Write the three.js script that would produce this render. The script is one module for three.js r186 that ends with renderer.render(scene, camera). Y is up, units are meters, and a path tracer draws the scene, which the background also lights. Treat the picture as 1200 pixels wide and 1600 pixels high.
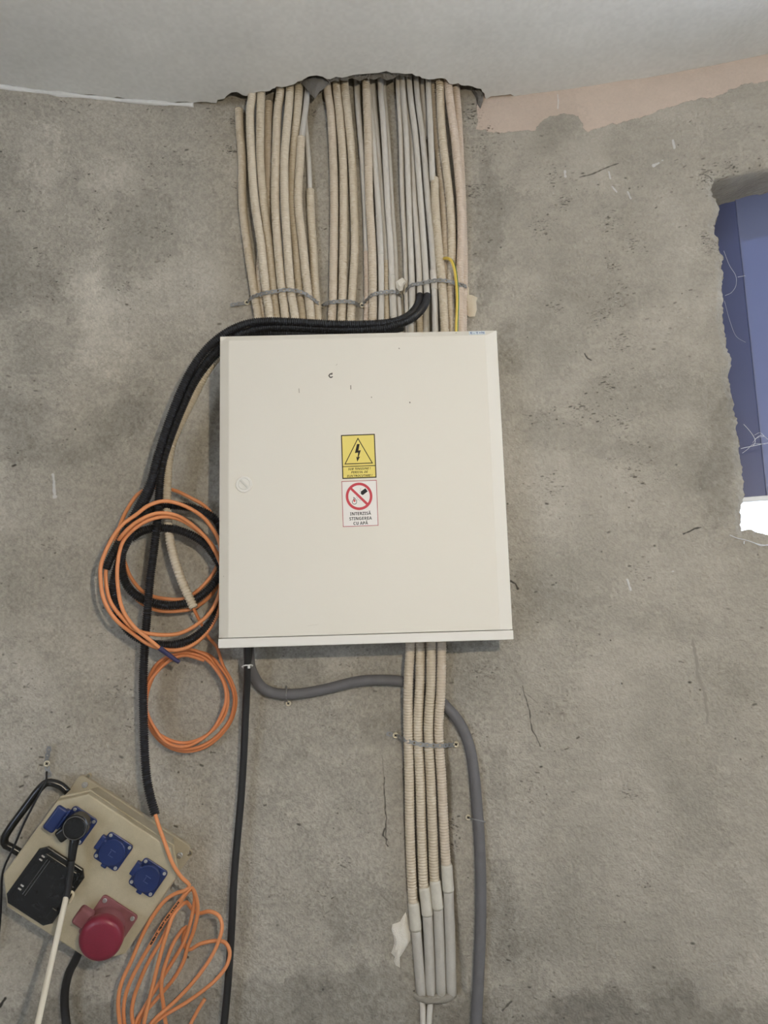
import * as THREE from 'three';
import { mergeGeometries, mergeVertices, toCreasedNormals } from 'three/addons/utils/BufferGeometryUtils.js';
import { RoundedBoxGeometry } from 'three/addons/geometries/RoundedBoxGeometry.js';

// ---------------------------------------------------------------- camera, sky, exposure
const scene = new THREE.Scene();
const camera = new THREE.PerspectiveCamera(71.61, 3 / 4, 0.05, 60);
{ // a phone held about 1.5 m up, tilted 8 degrees upwards and rolled a little
  const r = [.9995,.0265,-.0177,-.0287,.9897,-.1406,.0138,.141,.9899];
  const m = new THREE.Matrix4().set(r[0], r[1], r[2], 0, r[3], r[4], r[5], 1.5, r[6], r[7], r[8], 0, 0, 0, 0, 1);
  camera.matrixAutoUpdate = true;
  m.decompose(camera.position, camera.quaternion, camera.scale);
}
scene.add(camera);
scene.background = new THREE.Color().setRGB(9.7, 11.1, 13.4);      // bright overcast daylight outside the openings
const renderer = new THREE.WebGLRenderer({ antialias: true });
renderer.toneMapping = THREE.LinearToneMapping;
renderer.toneMappingExposure = 0.84;
renderer.shadowMap.enabled = true;
const LAMP = [0.30, 1.765, 0.17], LAMP_POWER = 4.5;

// ---------------------------------------------------------------- small helpers
let seed = 20240611;
const rnd = () => { seed = (seed * 1664525 + 1013904223) >>> 0; return seed / 4294967296; };
const V = (x, y, z) => new THREE.Vector3(x, y, z);
const RC = 3.5, CX = -0.07, CZ = 1.855, YC = 2.777;              // the round room: wall radius, centre, ceiling height
const wallPoint = (s, y, d = 0) => { const t = s / RC, r = RC - d; return V(CX + r * Math.sin(t), y, CZ - r * Math.cos(t)); };
const taken = new Map();
const numbered = (name) => { const k = taken.get(name) ?? 0; taken.set(name, k + 1); return k ? `${name}_${String(k).padStart(3, '0')}` : name; };
function mesh(name, geometry, material, parent, label) {
  const o = new THREE.Mesh(Array.isArray(geometry) ? mergeGeometries(geometry.map((g) => (g.index ? g.toNonIndexed() : g)).map((g) => { for (const k of Object.keys(g.attributes)) if (!['position', 'normal', 'uv'].includes(k)) g.deleteAttribute(k); return g; })) : geometry, material);
  o.name = name; o.castShadow = o.receiveShadow = true;
  if (label) o.userData.label = label;
  parent?.add(o);
  return o;
}
function thing(name, label, category, group) {
  const o = new THREE.Group(); o.name = numbered(name); o.userData = { label, category };
  if (group) o.userData.group = group;
  scene.add(o); return o;
}
// parts are modelled where they stand; this moves the thing's origin to its base
function settle(o) {
  const box = new THREE.Box3(), b = new THREE.Box3();
  o.traverse((c) => { if (c.isMesh) { c.geometry.computeBoundingBox(); box.union(b.copy(c.geometry.boundingBox)); } });
  const p = V((box.min.x + box.max.x) / 2, box.min.y, (box.min.z + box.max.z) / 2), seen = new Set();
  o.traverse((c) => { if (c.isMesh && !seen.has(c.geometry)) { seen.add(c.geometry); c.geometry.translate(-p.x, -p.y, -p.z); } });
  o.position.copy(p); return o;
}
function single(name, geometry, material, label, category, group) {
  const o = mesh(numbered(name), geometry, material); o.userData = { label, category };
  if (group) o.userData.group = group;
  scene.add(o); return settle(o);
}
function structure(name, geometry, material) { const o = mesh(name, geometry, material, scene); o.userData.kind = 'structure'; return o; }

// tube swept along a smooth path; radius is a number or a function of the length run so far
function frames(points, step, closed = false, perRing = null) {
  const c = new THREE.CatmullRomCurve3(points.map((p) => (p.isVector3 ? p : V(...p))), closed, 'centripetal');
  c.arcLengthDivisions = Math.max(200, points.length * 24);
  const L = c.getLength(), n = perRing ? perRing.length * Math.max(1, Math.round(L / step)) : Math.max(2, Math.round(L / step));
  const P = [], T = [];
  for (let i = 0; i <= n; i++) { P.push(c.getPointAt(i / n)); T.push(c.getTangentAt(i / n)); }
  return { P, T, L, n };
}
function sweep(points, radius, { step = 0.008, sides = 10, cap = true, perRing = null } = {}) {
  const { P, T, L, n } = frames(points, step, false, perRing), pos = [], uv = [], idx = [];
  let N = V(0, 0, 1); if (Math.abs(T[0].z) > 0.9) N = V(1, 0, 0);
  for (let i = 0; i <= n; i++) {
    N = N.clone().addScaledVector(T[i], -N.dot(T[i])).normalize();
    const B = T[i].clone().cross(N), r = perRing ? perRing[i % perRing.length] : typeof radius === 'function' ? radius((i / n) * L, L) : radius;
    for (let k = 0; k <= sides; k++) {
      const a = (k / sides) * 2 * Math.PI, q = P[i].clone().addScaledVector(N, r * Math.cos(a)).addScaledVector(B, r * Math.sin(a));
      pos.push(q.x, q.y, q.z); uv.push((k / sides) * 6.283 * r, (i / n) * L);
    }
  }
  for (let i = 0; i < n; i++) for (let k = 0; k < sides; k++) { const a = i * (sides + 1) + k, b = a + sides + 1; idx.push(a, a + 1, b, b, a + 1, b + 1); }
  if (cap) for (const [i, s] of [[0, 1], [n, -1]]) {
    const o = pos.length / 3; pos.push(P[i].x, P[i].y, P[i].z); uv.push(0, 0);
    for (let k = 0; k < sides; k++) { const a = i * (sides + 1) + k; s > 0 ? idx.push(o, a + 1, a) : idx.push(o, a, a + 1); }
  }
  const g = new THREE.BufferGeometry();
  g.setAttribute('position', new THREE.Float32BufferAttribute(pos, 3)); g.setAttribute('uv', new THREE.Float32BufferAttribute(uv, 2)); g.setIndex(idx);
  g.computeVertexNormals();
  const nm = g.attributes.normal;                                  // weld the seam
  for (let i = 0; i <= n; i++) { const a = i * (sides + 1), b = a + sides; const m = V(nm.getX(a) + nm.getX(b), nm.getY(a) + nm.getY(b), nm.getZ(a) + nm.getZ(b)).normalize(); nm.setXYZ(a, m.x, m.y, m.z); nm.setXYZ(b, m.x, m.y, m.z); }
  return g;
}
const corrugated = (points, r, pitch = 0.0061, depth = 0.0015, sides = 12) => sweep(points, r, { step: pitch, sides, perRing: [r - depth * 0.15, r, r, r - depth * 0.2, r - depth] });
// continue a path straight on to a given height at its start or end
function reach(points, yTop, yBottom) {
  const p = points.map((q) => V(...q));
  const go = (a, b, y) => { const d = a.clone().sub(b); return Math.abs(d.y) < 1e-4 ? a : a.clone().addScaledVector(d, (y - a.y) / d.y * 1.0).lerp(V(a.x, y, a.z), 0.75); };
  if (yTop != null) p.unshift(go(p[0], p[1], yTop));
  if (yBottom != null) p.push(go(p[p.length - 1], p[p.length - 2], yBottom));
  return p;
}
function box(w, h, d, x, y, z, r = 0.002) { const g = new RoundedBoxGeometry(w, h, d, 2, Math.min(r, w / 2.01, h / 2.01, d / 2.01)); g.translate(x, y, z); return g; }
function outline(pts, holes = []) { const s = new THREE.Shape(pts.map(([x, y]) => new THREE.Vector2(x, y))); for (const h of holes) s.holes.push(h); return s; }
const ring = (x, y, r, n = 16) => { const p = new THREE.Path(); p.absarc(x, y, r, 0, 2 * Math.PI, true); return p; };
function slab(pts, z0, z1, bevel = 0, holes = []) {
  const g = new THREE.ExtrudeGeometry(outline(pts, holes), { depth: z1 - z0 - 2 * bevel, bevelEnabled: bevel > 0, bevelThickness: bevel, bevelSize: bevel, bevelOffset: -bevel, bevelSegments: 2, curveSegments: 20 });
  g.translate(0, 0, z0 + bevel); return g;
}
function roundedRect(x0, y0, x1, y1, r, n = 6) {
  const p = [];
  for (const [cx, cy, a] of [[x1 - r, y1 - r, 0], [x0 + r, y1 - r, 90], [x0 + r, y0 + r, 180], [x1 - r, y0 + r, 270]]) for (let i = 0; i <= n; i++) { const t = ((a + (90 * i) / n) * Math.PI) / 180; p.push([cx + r * Math.cos(t), cy + r * Math.sin(t)]); }
  return p;
}
function cutCorners(x0, y0, x1, y1, c) { return [[x0 + c, y0], [x1 - c, y0], [x1, y0 + c], [x1, y1 - c], [x1 - c, y1], [x0 + c, y1], [x0, y1 - c], [x0, y0 + c]]; }
function disc(r, h, x, y, z, seg = 32, bevel = 0.001) {            // lathed button facing +z
  const g = new THREE.LatheGeometry([[0, 0], [r, 0], [r, h - bevel], [r - bevel, h], [0, h]].map(([a, b]) => new THREE.Vector2(a, b)), seg); g.rotateX(Math.PI / 2); g.translate(x, y, z); return toCreasedNormals(g, 0.6);
}

// ---------------------------------------------------------------- noise
const LAT = new Float32Array(65536); for (let i = 0; i < 65536; i++) LAT[i] = rnd();
function vn(x, y) {
  const xi = Math.floor(x), yi = Math.floor(y); let fx = x - xi, fy = y - yi; fx = fx * fx * (3 - 2 * fx); fy = fy * fy * (3 - 2 * fy);
  const a = xi & 255, b = (xi + 1) & 255, c = (yi & 255) << 8, d = ((yi + 1) & 255) << 8;
  const p = LAT[a + c], q = LAT[b + c], r = LAT[a + d], s = LAT[b + d];
  return p + (q - p) * fx + (r - p + (p - q - r + s) * fx) * fy;
}
function fbm(x, y, o = 4) { let v = 0, a = 0.5, t = 0; for (let i = 0; i < o; i++) { v += a * vn(x, y); t += a; x = x * 2.03 + 17.1; y = y * 2.03 + 5.7; a *= 0.5; } return v / t; }
const clamp = (v, a = 0, b = 1) => (v < a ? a : v > b ? b : v);
const smooth = (a, b, v) => { const t = clamp((v - a) / (b - a)); return t * t * (3 - 2 * t); };
function inside(pts, x, y) { let c = false; for (let i = 0, j = pts.length - 1; i < pts.length; j = i++) { const [xi, yi] = pts[i], [xj, yj] = pts[j]; if (yi > y !== yj > y && x < ((xj - xi) * (y - yi)) / (yj - yi) + xi) c = !c; } return c; }
function dataTexture(data, n, m, srgb) { const t = new THREE.DataTexture(data, n, m, THREE.RGBAFormat); t.magFilter = THREE.LinearFilter; t.minFilter = THREE.LinearMipmapLinearFilter; t.generateMipmaps = true; if (srgb) t.colorSpace = THREE.SRGBColorSpace; t.wrapS = t.wrapT = THREE.MirroredRepeatWrapping; t.needsUpdate = true; return t; }
const toS = (v) => (v <= 0.0031308 ? 12.92 * v : 1.055 * Math.pow(v, 1 / 2.4) - 0.055);

// ---------------------------------------------------------------- the plastered wall: colour and fine relief
const S0 = -1.0, S1 = 1.08, T0 = 0.6, T1 = 2.8;
const pinkEdge = [[.3665,2.7872],[.3592,2.6993],[.3906,2.6892],[.4472,2.6797],[.5038,2.68],[.5236,2.6984],[.5367,2.7072],[.5743,2.7124],[.6105,2.7002],[.6181,2.6748],[.626,2.6564],[.6691,2.6635],[.7537,2.6731],[.8135,2.6858],[.8608,2.6966],[.929,2.6952],[.9637,2.7073],[.9972,2.7093],[1.0408,2.7083],[1.1209,2.7099],[1.1356,2.8581],[.3707,2.8766]];
const dampPatches = [ // outline, darkness
  [[[.9083,2.0013],[.8737,1.972],[.8488,1.9327],[.853,1.8583],[.8096,1.7885],[.8141,1.7157],[.8273,1.6548],[.8645,1.6613],[.8833,1.7256],[.8781,1.8125],[.899,1.8984]], 0.13],
  [[[.3826,2.1825],[.438,2.1672],[.4171,2.1158],[.4375,2.0746],[.3985,2.0487],[.3797,2.0943]], 0.16],
  [[[.3088,.9664],[.3549,.9505],[.3597,.8881],[.363,.7983],[.3519,.745],[.3022,.7219]], 0.13],
  [[[.3208,1.2083],[.3615,1.1804],[.3489,1.0992],[.3169,1.0726]], 0.12],
  [[[-.759,.7322],[-.6405,.7401],[-.4907,.7229],[-.3354,.7332],[-.175,.7346],[-.0388,.7405],[.0715,.7623],[.1252,.723],[.205,.6717],[.3416,.7034],[.406,.661],[.448,.6992],[.5536,.7152],[.6019,.6745],[.6826,.7362],[.7405,.689],[.8977,.7136],[.8813,.5495],[-.7524,.5914]], 0.20],
  [[[-.7866,2.4557],[-.6988,2.3202],[-.6419,2.2925],[-.6474,2.2445],[-.7232,2.2394],[-.8278,2.1851],[-.8425,2.4971]], 0.13],
  [[[-.7484,2.191],[-.6106,2.1914],[-.5949,2.1373],[-.6885,2.0409],[-.744,2.0839]], 0.10],
  [[[-.533,2.5294],[-.4131,2.5373],[-.3806,2.3713],[-.4982,2.2846],[-.5494,2.2982]], 0.12],
  [[[-.8077,2.0354],[-.6038,1.9678],[-.4925,2.0162],[-.4062,2.0488],[-.4621,1.9245],[-.6002,1.8479],[-.7996,1.8592]], 0.13],
  [[[.3821,2.6446],[.4204,2.4691],[.3947,2.2713],[.3448,2.1932],[.337,2.5275]], 0.14],
  [[[.4388,1.9646],[.5541,1.9262],[.6929,1.8709],[.8292,1.8603],[.7975,1.804],[.6336,1.83],[.4923,1.8689],[.4272,1.8879]], 0.10],
  [[[.3898,1.6042],[.5282,1.5269],[.7962,1.4766],[.7914,1.4217],[.5226,1.4416],[.3836,1.4881]], 0.07],
  [[[-.1441,1.1932],[-.087,1.2186],[-.0315,1.1344],[-.0888,1.0823],[-.1589,1.0986]], 0.10], [[[-.0498,.8952],[-.0079,.9067],[.0181,.8279],[-.0378,.7914]], 0.10], [[[-.7535,1.6879],[-.5945,1.6581],[-.578,1.558],[-.708,1.5194],[-.7752,1.604]], 0.07], [[[-.0988,1.4156],[-.0408,1.4138],[-.0271,1.3706],[-.0851,1.3583]], 0.1],
  [[[.0285,1.2704],[.144,1.2812],[.1412,1.198],[.0414,1.2075]], 0.10], [[[-.6318,1.3795],[-.4648,1.3446],[-.4894,1.2368],[-.5823,1.2555]], 0.07]];
const pale = [[[[-.7408,2.6921],[-.67,2.71],[-.6371,2.5871],[-.6918,2.515],[-.7495,2.5578]], 0.14], [[[-.6231,2.6053],[-.5055,2.6331],[-.5186,2.5473],[-.6062,2.5233]], 0.10], [[[-.6851,1.9506],[-.5904,1.9834],[-.5605,1.9082],[-.6695,1.8914]], 0.12], [[[-.6218,2.3259],[-.5731,2.3777],[-.5247,2.1716],[-.4218,2.1114],[-.5359,2.0461],[-.608,2.1056]], 0.10], [[[.3143,.6944],[.3484,.7035],[.3846,.6358],[.2978,.6345]], 0.12], [[[.4119,.761],[.4792,.775],[.4608,.6934],[.4076,.6883]], 0.08], [[[.6421,2.5788],[.8763,2.4094],[.8322,2.055],[.7125,2.1297],[.6714,2.3584]], 0.05]];
const cracks = [ // path, half width in metres, depth of tone
  [[[.0794,1.1858],[.0821,1.1309]], 0.0006, 0.35], [[[.0823,1.1378],[.0834,1.0767],[.0846,1.0229],[.0825,.999],[.0866,.9936]], 0.0011, 0.7], [[[.082,1.0297],[.0774,1.0164],[.0856,1.0069]], 0.0022, 0.6],
  [[[.7689,1.655],[.7827,1.66],[.7938,1.6652],[.8073,1.6673]], 0.0015, 0.75], [[[.3977,1.329],[.4089,1.2759],[.4149,1.2345],[.4309,1.1987]], 0.0012, 0.6], [[[.3999,1.3178],[.4294,1.2922]], 0.0008, 0.4],
  [[[.6014,2.537],[.632,2.5413],[.6705,2.5544],[.6948,2.5608]], 0.0016, 0.5], [[[.5853,2.0901],[.5904,2.0786],[.5974,2.0733]], 0.0014, 0.7], [[[.3833,1.5635],[.3945,1.5573],[.3982,1.5455]], 0.0025, 0.7],
  [[[.3192,.6595],[.3402,.6772]], 0.002, 0.55], [[[.7693,1.4221],[.7726,1.3538],[.7835,1.2998],[.784,1.2464]], 0.0030, 0.14],
  [[[-.7123,.7351],[-.7033,.7482]], 0.003, 0.85], 
  [[[.8868,2.5001],[.9106,2.4842]], 0.001, 0.5]];
const splashes = [[[[-.6485,1.8297],[-.6467,1.815],[-.6475,1.8003],[-.6457,1.7857]], 0.003], [[-.6455,1.7799], 0.0062], [[[.8241,2.6011],[.8253,2.5808]], 0.0025], [[[.7791,2.5456],[.7881,2.549],[.7761,2.5444]], 0.0035], [[[.671,2.5408],[.6728,2.5237]], 0.0018], [[[.6773,2.503],[.6852,2.4885]], 0.0018], [[[.6417,1.5575],[.6449,1.5459],[.6468,1.5345]], 0.0022], [[[.5628,2.728],[.5652,2.7663]], 0.0015], [[[.5692,2.5581],[.5699,2.5444]], 0.003], [[[.71,2.4849],[.7161,2.4674]], 0.002], [[.7943,2.5546], 0.0012], [[.738,1.5723], 0.002]];
const clusters = [ // rough nests of pits: centre, reach, how many
  [[-.5656,2.4802], 0.022, 46], [[-.5647,2.4439], 0.014, 26], [[-.4177,2.4345], 0.022, 44], [[-.7486,2.4648], 0.010, 16], [[-.504,2.2844], 0.022, 36], [[-.4258,2.3777], 0.03, 44], [[.5592,2.4714], 0.020, 44], [[.5334,2.5506], 0.028, 60], [[.5026,2.419], 0.035, 70], [[.6602,2.409], 0.035, 70], [[.7149,2.3528], 0.03, 60], [[.6601,2.3028], 0.02, 40], [[.6611,2.2143], 0.04, 90], [[.6221,2.1785], 0.03, 60], [[.6681,2.1107], 0.04, 80], [[.5279,2.2114], 0.02, 36], [[.5634,1.9563], 0.05, 90], [[.64,1.9201], 0.05, 90], [[.6318,2.0051], 0.03, 50], [[.4675,1.9473], 0.035, 50], [[.6745,1.8124], 0.05, 70], [[.6707,1.5792], 0.03, 40], [[.4868,1.7783], 0.05, 70], [[.8907,2.4961], 0.03, 120], [[.9403,2.5078], 0.022, 60], [[.8797,2.3209], 0.022, 60], [[.8708,2.3462], 0.016, 30], [[.3746,2.654], 0.05, 120], [[.3449,2.5268], 0.03, 60], [[.3465,2.7358], 0.025, 90], [[.2312,1.0334], 0.018, 60], [[.2292,.9869], 0.016, 40], [[-.2559,2.735], 0.014, 50], [[-.259,2.6559], 0.016, 60], [[-.2463,2.5611], 0.012, 30], [[-.2354,2.2102], 0.012, 14], [[.6335,.9186], 0.03, 44], [[.6145,1.0995], 0.03, 40], [[.4051,1.1123], 0.03, 40], [[-.1451,1.0644], 0.016, 24], [[-.0138,.9595], 0.02, 30], [[-.0641,.8697], 0.03, 40], [[.024,1.0784], 0.02, 20], [[-.05,2.7647], 0.02, 40], [[-.0437,2.4425], 0.02, 30], [[.3197,1.3615], 0.04, 80], [[.2924,1.2363], 0.03, 60], [[.017,1.3978], 0.03, 40], [[-.1279,1.4022], 0.03, 40], [[-.6125,2.7427], 0.05, 60], [[-.4473,2.7766], 0.04, 60], [[-.7454,2.8105], 0.03, 30], [[-.6371,2.5871], 0.04, 50], [[-.6999,2.352], 0.03, 40], [[-.6559,2.2915], 0.03, 40], [[-.6407,2.0428], 0.04, 40], [[-.5044,1.9089], 0.03, 30], [[-.6485,1.673], 0.04, 40], [[-.5053,1.3464], 0.03, 40], [[-.4701,1.2764], 0.025, 40], [[-.6765,1.368], 0.03, 30]];
function wallMaps(N) {
  const lum = new Float32Array(N * N), bump = new Float32Array(N * N), pink = new Uint8Array(N * N), white = new Float32Array(N * N);
  const px = (S1 - S0) / N, py = (T1 - T0) / N;
  for (let j = 0; j < N; j++) for (let i = 0; i < N; i++) {
    const s = S0 + (i + 0.5) * px, y = T0 + (j + 0.5) * py, k = j * N + i;
    const broad = fbm(s * 2.3 + 3, y * 2.1 + 9, 3), mid = fbm(s * 11 + 40, y * 9 + 20, 3), grain = vn(s * 420, y * 430), sand = vn(s * 190 + 7, y * 170 + 3), trowel = fbm(s * 26 + 60, y * 75 + 30, 2);
    const rub = smooth(0.47, 0.55, fbm(s * 5.5 + 90 + (sand - 0.5) * 0.25, y * 7 + 33 + (grain - 0.5) * 0.2, 4)), skim = smooth(0.5, 0.6, fbm(s * 9 + 7, y * 5 + 61, 4));
    lum[k] = 1 + (broad - 0.5) * 0.26 + (mid - 0.5) * 0.24 + ((sand - 0.5) * 0.24 + (grain - 0.5) * 0.24) * (1 - 0.45 * smooth(0.30, 0.5, s)) + (trowel - 0.5) * 0.12 + (rub - 0.5) * 0.09 + (skim - 0.4) * 0.06;
    bump[k] = 0.5 + (grain - 0.5) * 0.28 + (sand - 0.5) * 0.34 + (trowel - 0.5) * 0.22 + (mid - 0.5) * 0.2;
  }
  const area = (pts, fn, pad = 0.02) => {
    let a = 1e9, b = -1e9, c = 1e9, d = -1e9; for (const [x, y] of pts) { a = Math.min(a, x); b = Math.max(b, x); c = Math.min(c, y); d = Math.max(d, y); }
    const i0 = Math.max(0, Math.floor((a - pad - S0) / px)), i1 = Math.min(N - 1, Math.ceil((b + pad - S0) / px)), j0 = Math.max(0, Math.floor((c - pad - T0) / py)), j1 = Math.min(N - 1, Math.ceil((d + pad - T0) / py));
    for (let j = j0; j <= j1; j++) for (let i = i0; i <= i1; i++) fn(j * N + i, S0 + (i + 0.5) * px, T0 + (j + 0.5) * py);
  };
  const patch = (pts, amount) => area(pts, (k, s, y) => {
    let m = 0; for (let q = 0; q < 3; q++) { const w = 0.014 + q * 0.012; if (inside(pts, s + (fbm(s * 40 + q * 9, y * 40, 3) - 0.5) * w * 3.2, y + (fbm(s * 40 + 50, y * 40 + q * 5, 3) - 0.5) * w * 3.2)) m += 1 / 3; }
    lum[k] *= 1 - 1.45 * amount * m * (0.7 + 0.6 * vn(s * 120, y * 120));
  }, 0.06);
  for (const [p, a] of dampPatches) patch(p, a);
  for (const [p, a] of pale) patch(p, -a);
  area(pinkEdge, (k, s, y) => { if (inside(pinkEdge, s + (fbm(s * 60, y * 90, 3) - 0.5) * 0.012, y + (fbm(s * 70 + 30, y * 60, 4) - 0.5) * 0.013)) { pink[k] = 1; bump[k] = 0.9 + (bump[k] - 0.5) * 0.35; lum[k] = 1 + (lum[k] - 1) * 0.35; } });
  const stamp = (s, y, r, fn) => { const i0 = Math.floor((s - r - S0) / px), i1 = Math.ceil((s + r - S0) / px), j0 = Math.floor((y - r - T0) / py), j1 = Math.ceil((y + r - T0) / py); for (let j = Math.max(0, j0); j <= Math.min(N - 1, j1); j++) for (let i = Math.max(0, i0); i <= Math.min(N - 1, i1); i++) { const d = Math.hypot(S0 + (i + 0.5) * px - s, T0 + (j + 0.5) * py - y); if (d < r + px) fn(j * N + i, clamp((r + px * 0.6 - d) / (px * 1.4))); } };
  const line = (pts, r, fn) => { for (let q = 0; q + 1 < pts.length; q++) { const [a, b] = pts[q], [c, d] = pts[q + 1], n = Math.ceil(Math.hypot(c - a, d - b) / (px * 0.8)); for (let t = 0; t <= n; t++) { const f = t / n, s = a + (c - a) * f, y = b + (d - b) * f, wob = (fbm(s * 60, y * 60, 3) - 0.5) * 0.005; stamp(s + wob, y, r * (0.55 + 0.9 * vn(s * 160, y * 160)), fn); } } };
  // pits and trowel nicks, thicker where the plaster is rough
  for (let q = 0; q < 24000; q++) {
    const s = S0 + rnd() * (S1 - S0), y = T0 + rnd() * (T1 - T0), density = smooth(0.47, 0.66, fbm(s * 6.2 + 11, y * 5.6 + 70, 4)) * 0.9 + 0.10;
    if (rnd() > density) continue;
    const i = Math.floor((s - S0) / px), j = Math.floor((y - T0) / py); if (pink[j * N + i] && rnd() < 0.9) continue;
    const r = 0.0005 + Math.pow(rnd(), 7) * 0.0020, dark = 0.10 + 0.5 * rnd() * rnd(), dash = rnd() < 0.5 ? 0 : rnd() * 0.009, a = (rnd() - 0.5) * 0.9;
    for (let t = 0; t <= dash; t += 0.0008) stamp(s + t * Math.cos(a), y + t * Math.sin(a), r, (k, m) => { lum[k] *= 1 - dark * m * 0.55; bump[k] -= dark * m * 0.4; });
    if (dash === 0) stamp(s, y, r, (k, m) => { lum[k] *= 1 - dark * m; bump[k] -= dark * m * 0.6; });
  }
  for (const [[cs, cy], reach, count] of clusters) for (let q = 0; q < count * (cs > 0.3 ? 2 : 1.2); q++) {
    const a = rnd() * 6.283, d = reach * Math.sqrt(rnd()) * (0.4 + rnd()), s = cs + d * Math.cos(a), y = cy + d * Math.sin(a), r = 0.0004 + Math.pow(rnd(), 6) * 0.0013, dark = 0.16 + 0.45 * rnd(), dash = rnd() * rnd() * 0.011, b = (rnd() - 0.5) * (s > 0.3 ? 0.6 : 1.6);
    for (let t = 0; t <= dash; t += 0.0008) stamp(s + t * Math.cos(b), y + t * Math.sin(b), r, (k, m) => { lum[k] = Math.max(0.22, lum[k] * (1 - dark * m * 0.6)); bump[k] -= dark * m * 0.4; });
  }
  for (const [p, r, a] of cracks) line(p, r, (k, m) => { lum[k] = Math.min(lum[k], lum[k] * (1 - a * m) * 0.5 + (1 - a * m) * 0.5); bump[k] = Math.min(bump[k], 0.5 - 0.5 * m * a); });
  for (const [p, r] of splashes) { const pts = typeof p[0] === 'number' ? [p, [p[0] + 0.002, p[1]]] : p; line(pts, r, (k, m) => { white[k] = Math.max(white[k], m); bump[k] = Math.max(bump[k], 0.8 * m); }); }
  for (let q = 0; q < 260; q++) { const s = S0 + rnd() * (S1 - S0), y = T0 + rnd() * (T1 - T0); stamp(s, y, 0.0006 + rnd() * 0.0009, (k, m) => { white[k] = Math.max(white[k], m * 0.55); }); }
  const col = new Uint8Array(4 * N * N), bmp = new Uint8Array(4 * N * N);
  for (let k = 0; k < N * N; k++) {
    const l = clamp(lum[k], 0.1, 1.6), w = white[k], b = pink[k] ? [0.56, 0.465, 0.395] : [0.378, 0.352, 0.304];
    for (let c = 0; c < 3; c++) col[4 * k + c] = Math.round(255 * toS(clamp(b[c] * l * (1 - 0.8 * w) + 0.5 * w)));
    col[4 * k + 3] = bmp[4 * k + 3] = 255; bmp[4 * k] = bmp[4 * k + 1] = bmp[4 * k + 2] = Math.round(255 * clamp(bump[k]));
  }
  return [dataTexture(col, N, N, true), dataTexture(bmp, N, N, false)];
}
const [wallColour, wallBump] = wallMaps(2048);
const plaster = new THREE.MeshStandardMaterial({ map: wallColour, bumpMap: wallBump, bumpScale: 0.0036, roughness: 0.95 });

// plain grain for the other materials
function grainMap(n, fn) { const d = new Uint8Array(4 * n * n); for (let j = 0; j < n; j++) for (let i = 0; i < n; i++) { const v = fn(i / n, j / n), k = 4 * (j * n + i); d[k] = d[k + 1] = d[k + 2] = Math.round(255 * clamp(v)); d[k + 3] = 255; } return d; }
const dust = dataTexture(grainMap(512, (x, y) => 0.80 + 0.2 * fbm(x * 9, y * 9, 5) + (vn(x * 200, y * 200) - 0.5) * 0.08), 512, 512, false);
const rough = dataTexture(grainMap(512, (x, y) => 0.2 + 0.5 * fbm(x * 22, y * 22, 5) + 0.3 * vn(x * 170, y * 170)), 512, 512, false);
const tiled = (t, rx, ry = rx) => { const c = t.clone(); c.repeat.set(rx, ry); c.needsUpdate = true; return c; };
const std = (rgb, roughness, more = {}) => { const m = new THREE.MeshStandardMaterial({ roughness, ...more }); m.color.setRGB(...rgb); return m; };
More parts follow.
